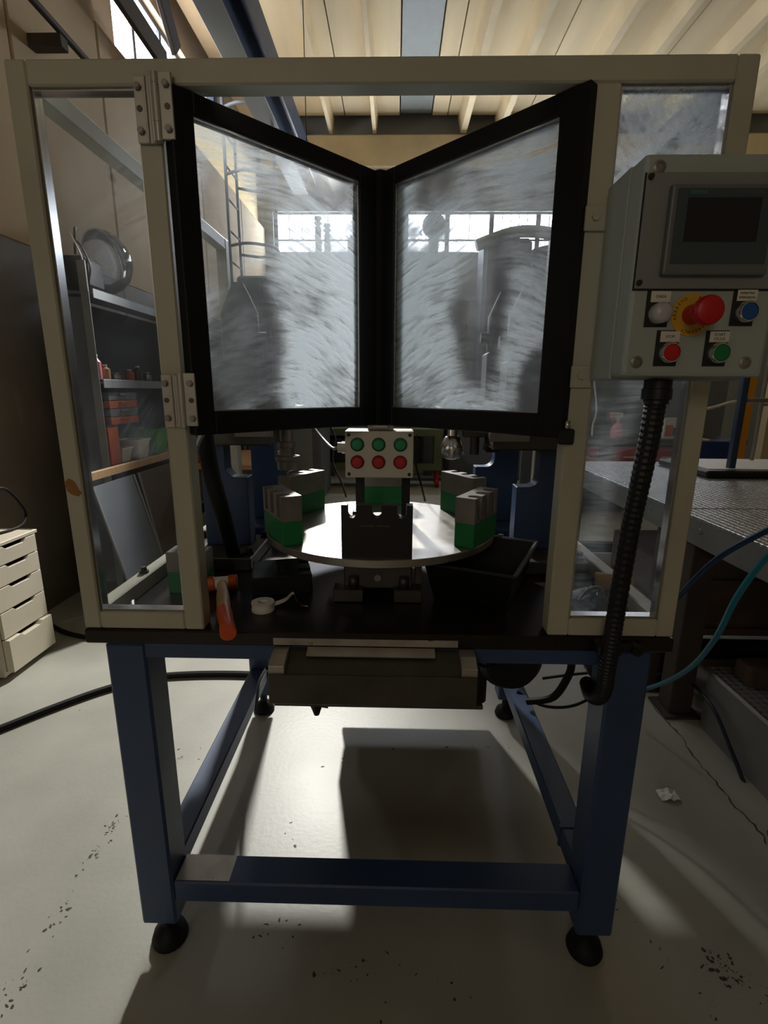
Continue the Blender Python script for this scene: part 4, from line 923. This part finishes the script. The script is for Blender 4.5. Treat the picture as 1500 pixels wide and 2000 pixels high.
q = at(1308, 850, Y=6.2)
tt = thing('carton', 'white carton with blue and orange print on the far workbench', 'box', (q.x, 6.2, bzt)); T = WM[tt]
obj('box', xf(MB().box(-.1, .1, -.05, .05, 0, .24, .003), T), 'white', tt); obj('print', xf(MB().box(-.085, .0, -.052, -.05, .03, .16), T), 'orange', tt); obj('print', xf(MB().box(.005, .08, -.052, -.05, .03, .13), T), 'bluebox', tt)
q = at(1395, 880, Y=5.6)
t = thing('tool_case', 'blue tool case on a black stand beside the yellow panel', 'case', (q.x, 5.7, .0))
zc = q.z; obj('case', MB().box(q.x-.28, q.x+.2, 5.6, 5.9, zc-.14, zc+.1, .006), 'bluebox', t); obj('lid_strip', MB().box(q.x-.28, q.x+.2, 5.595, 5.6, zc-.17, zc-.14), 'galv', t)
obj('stand', MB().box(q.x-.26, q.x+.18, 5.6, 5.88, 0, zc-.17), 'plastic', t); obj('papers', MB().box(q.x-.3, q.x-.05, 5.62, 5.85, zc+.101, zc+.12), 'white', t)
cable('cable', [at(1160, 740, Y=6.79), at(1165, 800, Y=6.7), at(1158, 830, Y=6.6), Vector((at(1155, 862, Y=6.3).x, 6.3, bzt+.01))], .012, 'white', 'white cable hanging down at the back of the far workbench')
cable('cable', [at(1370, 800, Y=4.2), at(1395, 795, Y=4.3), at(1425, 786, Y=4.4), at(1441, 784, Y=4.598)], .012, 'white', 'white tube running level behind the black tube frame')

# ================================================================== FAR BACKGROUND
t = thing('trolley', 'olive green steel trolley on castors behind the machine', 'trolley', (-.1, 7.9, 0))
z_t, z_b = at(740, 838, Y=7.6).z, at(740, 918, Y=7.6).z
xa, xb = at(608, 870, Y=7.6).x, at(864, 870, Y=7.6).x
obj('frame', MB().box(xa, xb, 7.6, 7.7, z_t-.1, z_t).box(xa, xb, 7.6, 7.7, z_b, z_b+.1).box(xa, xa+.12, 7.6, 7.7, z_b+.1, z_t-.1).box(xb-.12, xb, 7.6, 7.7, z_b+.1, z_t-.1).box(xa, xa+.12, 8.0, 8.1, z_b, z_t).box(xb-.12, xb, 8.0, 8.1, z_b, z_t), 'olive', t)
obj('deck', MB().box(xa, xb, 7.7, 8.0, z_t-.06, z_t).box(xa, xb, 7.7, 8.0, z_b, z_b+.05), 'olive', t)
obj('load', MB().box(xa+.2, xb-.3, 7.72, 7.98, z_b+.05, z_t-.12, .03), 'plastic', t)
for x in (xa+.06, xb-.06):
    for y in (7.65, 8.05): obj('castor', MB().cyl((x-.025, y, .07), (x+.025, y, .07), .07).cyl((x, y, .1), (x, y, z_b), .02), 'redcrate', t)
t = thing('press_cabinet', 'tall slate grey machine cabinet behind the left door pane', 'machine', (-1.3, 6.6, 0))
obj('body', MB().box(-1.9, -.95, 6.4, 7.4, 0, 2.75, .03), 'slate', t); obj('door', MB().box(-1.8, -1.05, 6.385, 6.4, .3, 1.9, .01), 'wallgrey', t); obj('vent', MB().box(-1.6, -1.2, 6.37, 6.385, 2.3, 2.7, .01), 'plastic', t)
t = thing('milling_machine', 'big grey machine silhouetted below the far windows', 'machine', (1.9, 8.8, 0))
obj('base', MB().box(.9, 3.1, 8.3, 9.3, 0, 1.6, .05), 'slate', t); obj('column', MB().box(1.35, 2.1, 8.6, 9.3, 1.6, 3.75, .06).box(2.2, 2.9, 8.6, 9.3, 1.6, 3.5, .05), 'slate', t)
hp = [at(930, 480, Y=8.6), at(960, 468, Y=8.6), at(1000, 455, Y=8.6), at(1040, 452, Y=8.6), at(1090, 460, Y=8.6), at(1130, 480, Y=8.6), at(1150, 520, Y=8.6)]
obj('arched_duct', MB().tube(hp, .09, 12, 6), 'olive', t); obj('turret', MB().lathe([(0, 0), (.32, 0), (.3, .14), (.1, .2), (0, .2)], 20, Matrix.Translation((2.45, 8.9, 3.5))), 'slate', t)
q = at(848, 441, Y=8.4)
t = thing('pedestal_fan', 'round fan on a post silhouetted against the far windows', 'fan', (q.x, 8.4, 0))
obj('guard', MB().lathe([(0, -.06), (.1, -.07), (.17, -.03), (.18, 0), (.17, .03), (.1, .07), (0, .06)], 28, Matrix.Translation(q) @ Matrix.Rotation(radians(90), 4, 'X')), 'slate', t)
obj('post', MB().box(q.x-.07, q.x+.07, 8.37, 8.45, 0, q.z-.12), 'slate', t); obj('base', MB().box(q.x-.3, q.x+.3, 8.2, 8.6, 0, .06, .01), 'slate', t); obj('handle', MB().tube([q+Vector((-.18, 0, -.05)), q+Vector((-.21, 0, -.1)), q+Vector((-.18, 0, -.13))], .012), 'slate', t)
for px, ph, lb in ((621, 432, 'taller finial post silhouetted against the far windows'), (639, 446, 'shorter finial post silhouetted against the far windows')):
    q = at(px, ph, Y=8.6); t = thing('finial_post', lb, 'post', (q.x, 8.6, 0))
    obj('post', MB().box(q.x-.045, q.x+.045, 8.56, 8.64, 0, q.z-.1), 'slate', t)
    obj('finial', MB().lathe([(0, q.z-.1), (.05, q.z-.1), (.03, q.z-.06), (.07, q.z-.03), (.03, q.z), (.06, q.z+.03), (.05, q.z+.06), (0, q.z+.07)], 14, Matrix.Translation((q.x, 8.6, 0))), 'slate', t)
q = at(697, 460, Y=8.6); t = thing('gas_bottle', 'round topped cylinder beside the door middle, against the far windows', 'cylinder', (q.x, 8.6, 0))
obj('body', MB().lathe([(0, 0), (.15, 0), (.15, q.z-.1), (.11, q.z-.02), (.04, q.z+.03), (0, q.z+.03)], 20, Matrix.Translation((q.x, 8.6, 0))), 'slate', t); obj('valve', MB().cyl((q.x, 8.6, q.z+.03), (q.x, 8.6, q.z+.1), .02), 'dsteel', t)
q = at(790, 440, Y=8.6); t = thing('steel_column', 'grey steel stanchion rising through the far windows', 'column', (q.x, 8.6, 0))
obj('shaft', MB().box(q.x-.11, q.x+.06, 8.55, 8.7, .02, 4.4), 'slate', t); obj('base_plate', MB().box(q.x-.2, q.x+.15, 8.45, 8.8, 0, .02), 'slate', t)
# ladder with hoop guard on the left wall
t = thing('wall_ladder', 'grey wall ladder with hoop guard seen through the left door pane', 'ladder', (-2.1, 7, 0))
obj('stile', MB().box(-2.12, -2.09, 6.9, 6.93, 0, 4.9).box(-2.12, -2.09, 7.35, 7.38, 0, 4.9), 'slate', t)
for k in range(12): obj('rung', MB().cyl((-2.105, 6.93, .5+k*.36), (-2.105, 7.35, .5+k*.36), .012, n=8), 'slate', t)
for z in (3.2, 4.0, 4.7): obj('hoop', MB().tube([(-2.1, 6.92, z), (-1.85, 6.8, z), (-1.6, 6.95, z), (-1.55, 7.14, z), (-1.6, 7.33, z), (-1.85, 7.48, z), (-2.1, 7.36, z)], .018, 8, 6), 'slate', t)
obj('hoop_bar', MB().box(-1.57, -1.54, 7.12, 7.16, 3.2, 4.7), 'slate', t)
t = thing('far_shelving', 'low grey shelving along the far wall, seen through the door panes', 'shelving', (0, 9.2, 0))
for z in (.9, 1.35, 1.8): obj('shelf', MB().box(-1.2, .85, 8.9, 9.5, z, z+.03), 'galv', t)
for x in (-1.2, -.2, .8): obj('upright', MB().box(x, x+.05, 8.9, 8.95, 0, 2.2).box(x, x+.05, 9.45, 9.5, 0, 2.2), 'slate', t)
for i, x in enumerate((-1.05, -.82, -.55, .1, .5)):
    tt = thing('carton', ['pale carton on the far shelving, nearest the tall cabinet', 'second pale carton on the far shelving', 'wide pale carton on the far shelving', 'small carton on the far shelving right of the door middle', 'small carton at the end of the far shelving'][i], 'box', (x, 9.1, 1.38), 0, 'cartons on the far shelving'); T = WM[tt]
    obj('box', xf(MB().box(-.09, .09, -.1, .1, 0, .2+.02*(i % 3), .004), T), 'lwood' if i % 2 else 'white', tt); obj('flap', xf(MB().box(-.085, .085, -.095, .095, .2+.02*(i % 3), .206+.02*(i % 3)), T), 'boxgrey', tt)

# assumed work lamp hung from the roof, added unseen to cast the floor shadows
t = thing('assumed_lamp', 'assumed hooded work lamp on a thin cord, added unseen beyond the left door leaf to cast the bench shadow', 'lamp', tuple(ASSUMED_LAMP))
obj('hood', MB().lathe([(.075, .0), (.05, .06), (.03, .08), (0, .08), (0, .075), (.028, .075), (.046, .056), (.071, 0)], 24, Matrix.Translation(ASSUMED_LAMP+Vector((0, .02, .02)))), 'dsteel', t)
obj('cord', MB().cyl(ASSUMED_LAMP+Vector((0, .02, .1)), (ASSUMED_LAMP.x, ASSUMED_LAMP.y+.02, ZC+.22), .004, n=6), 'plastic', t)
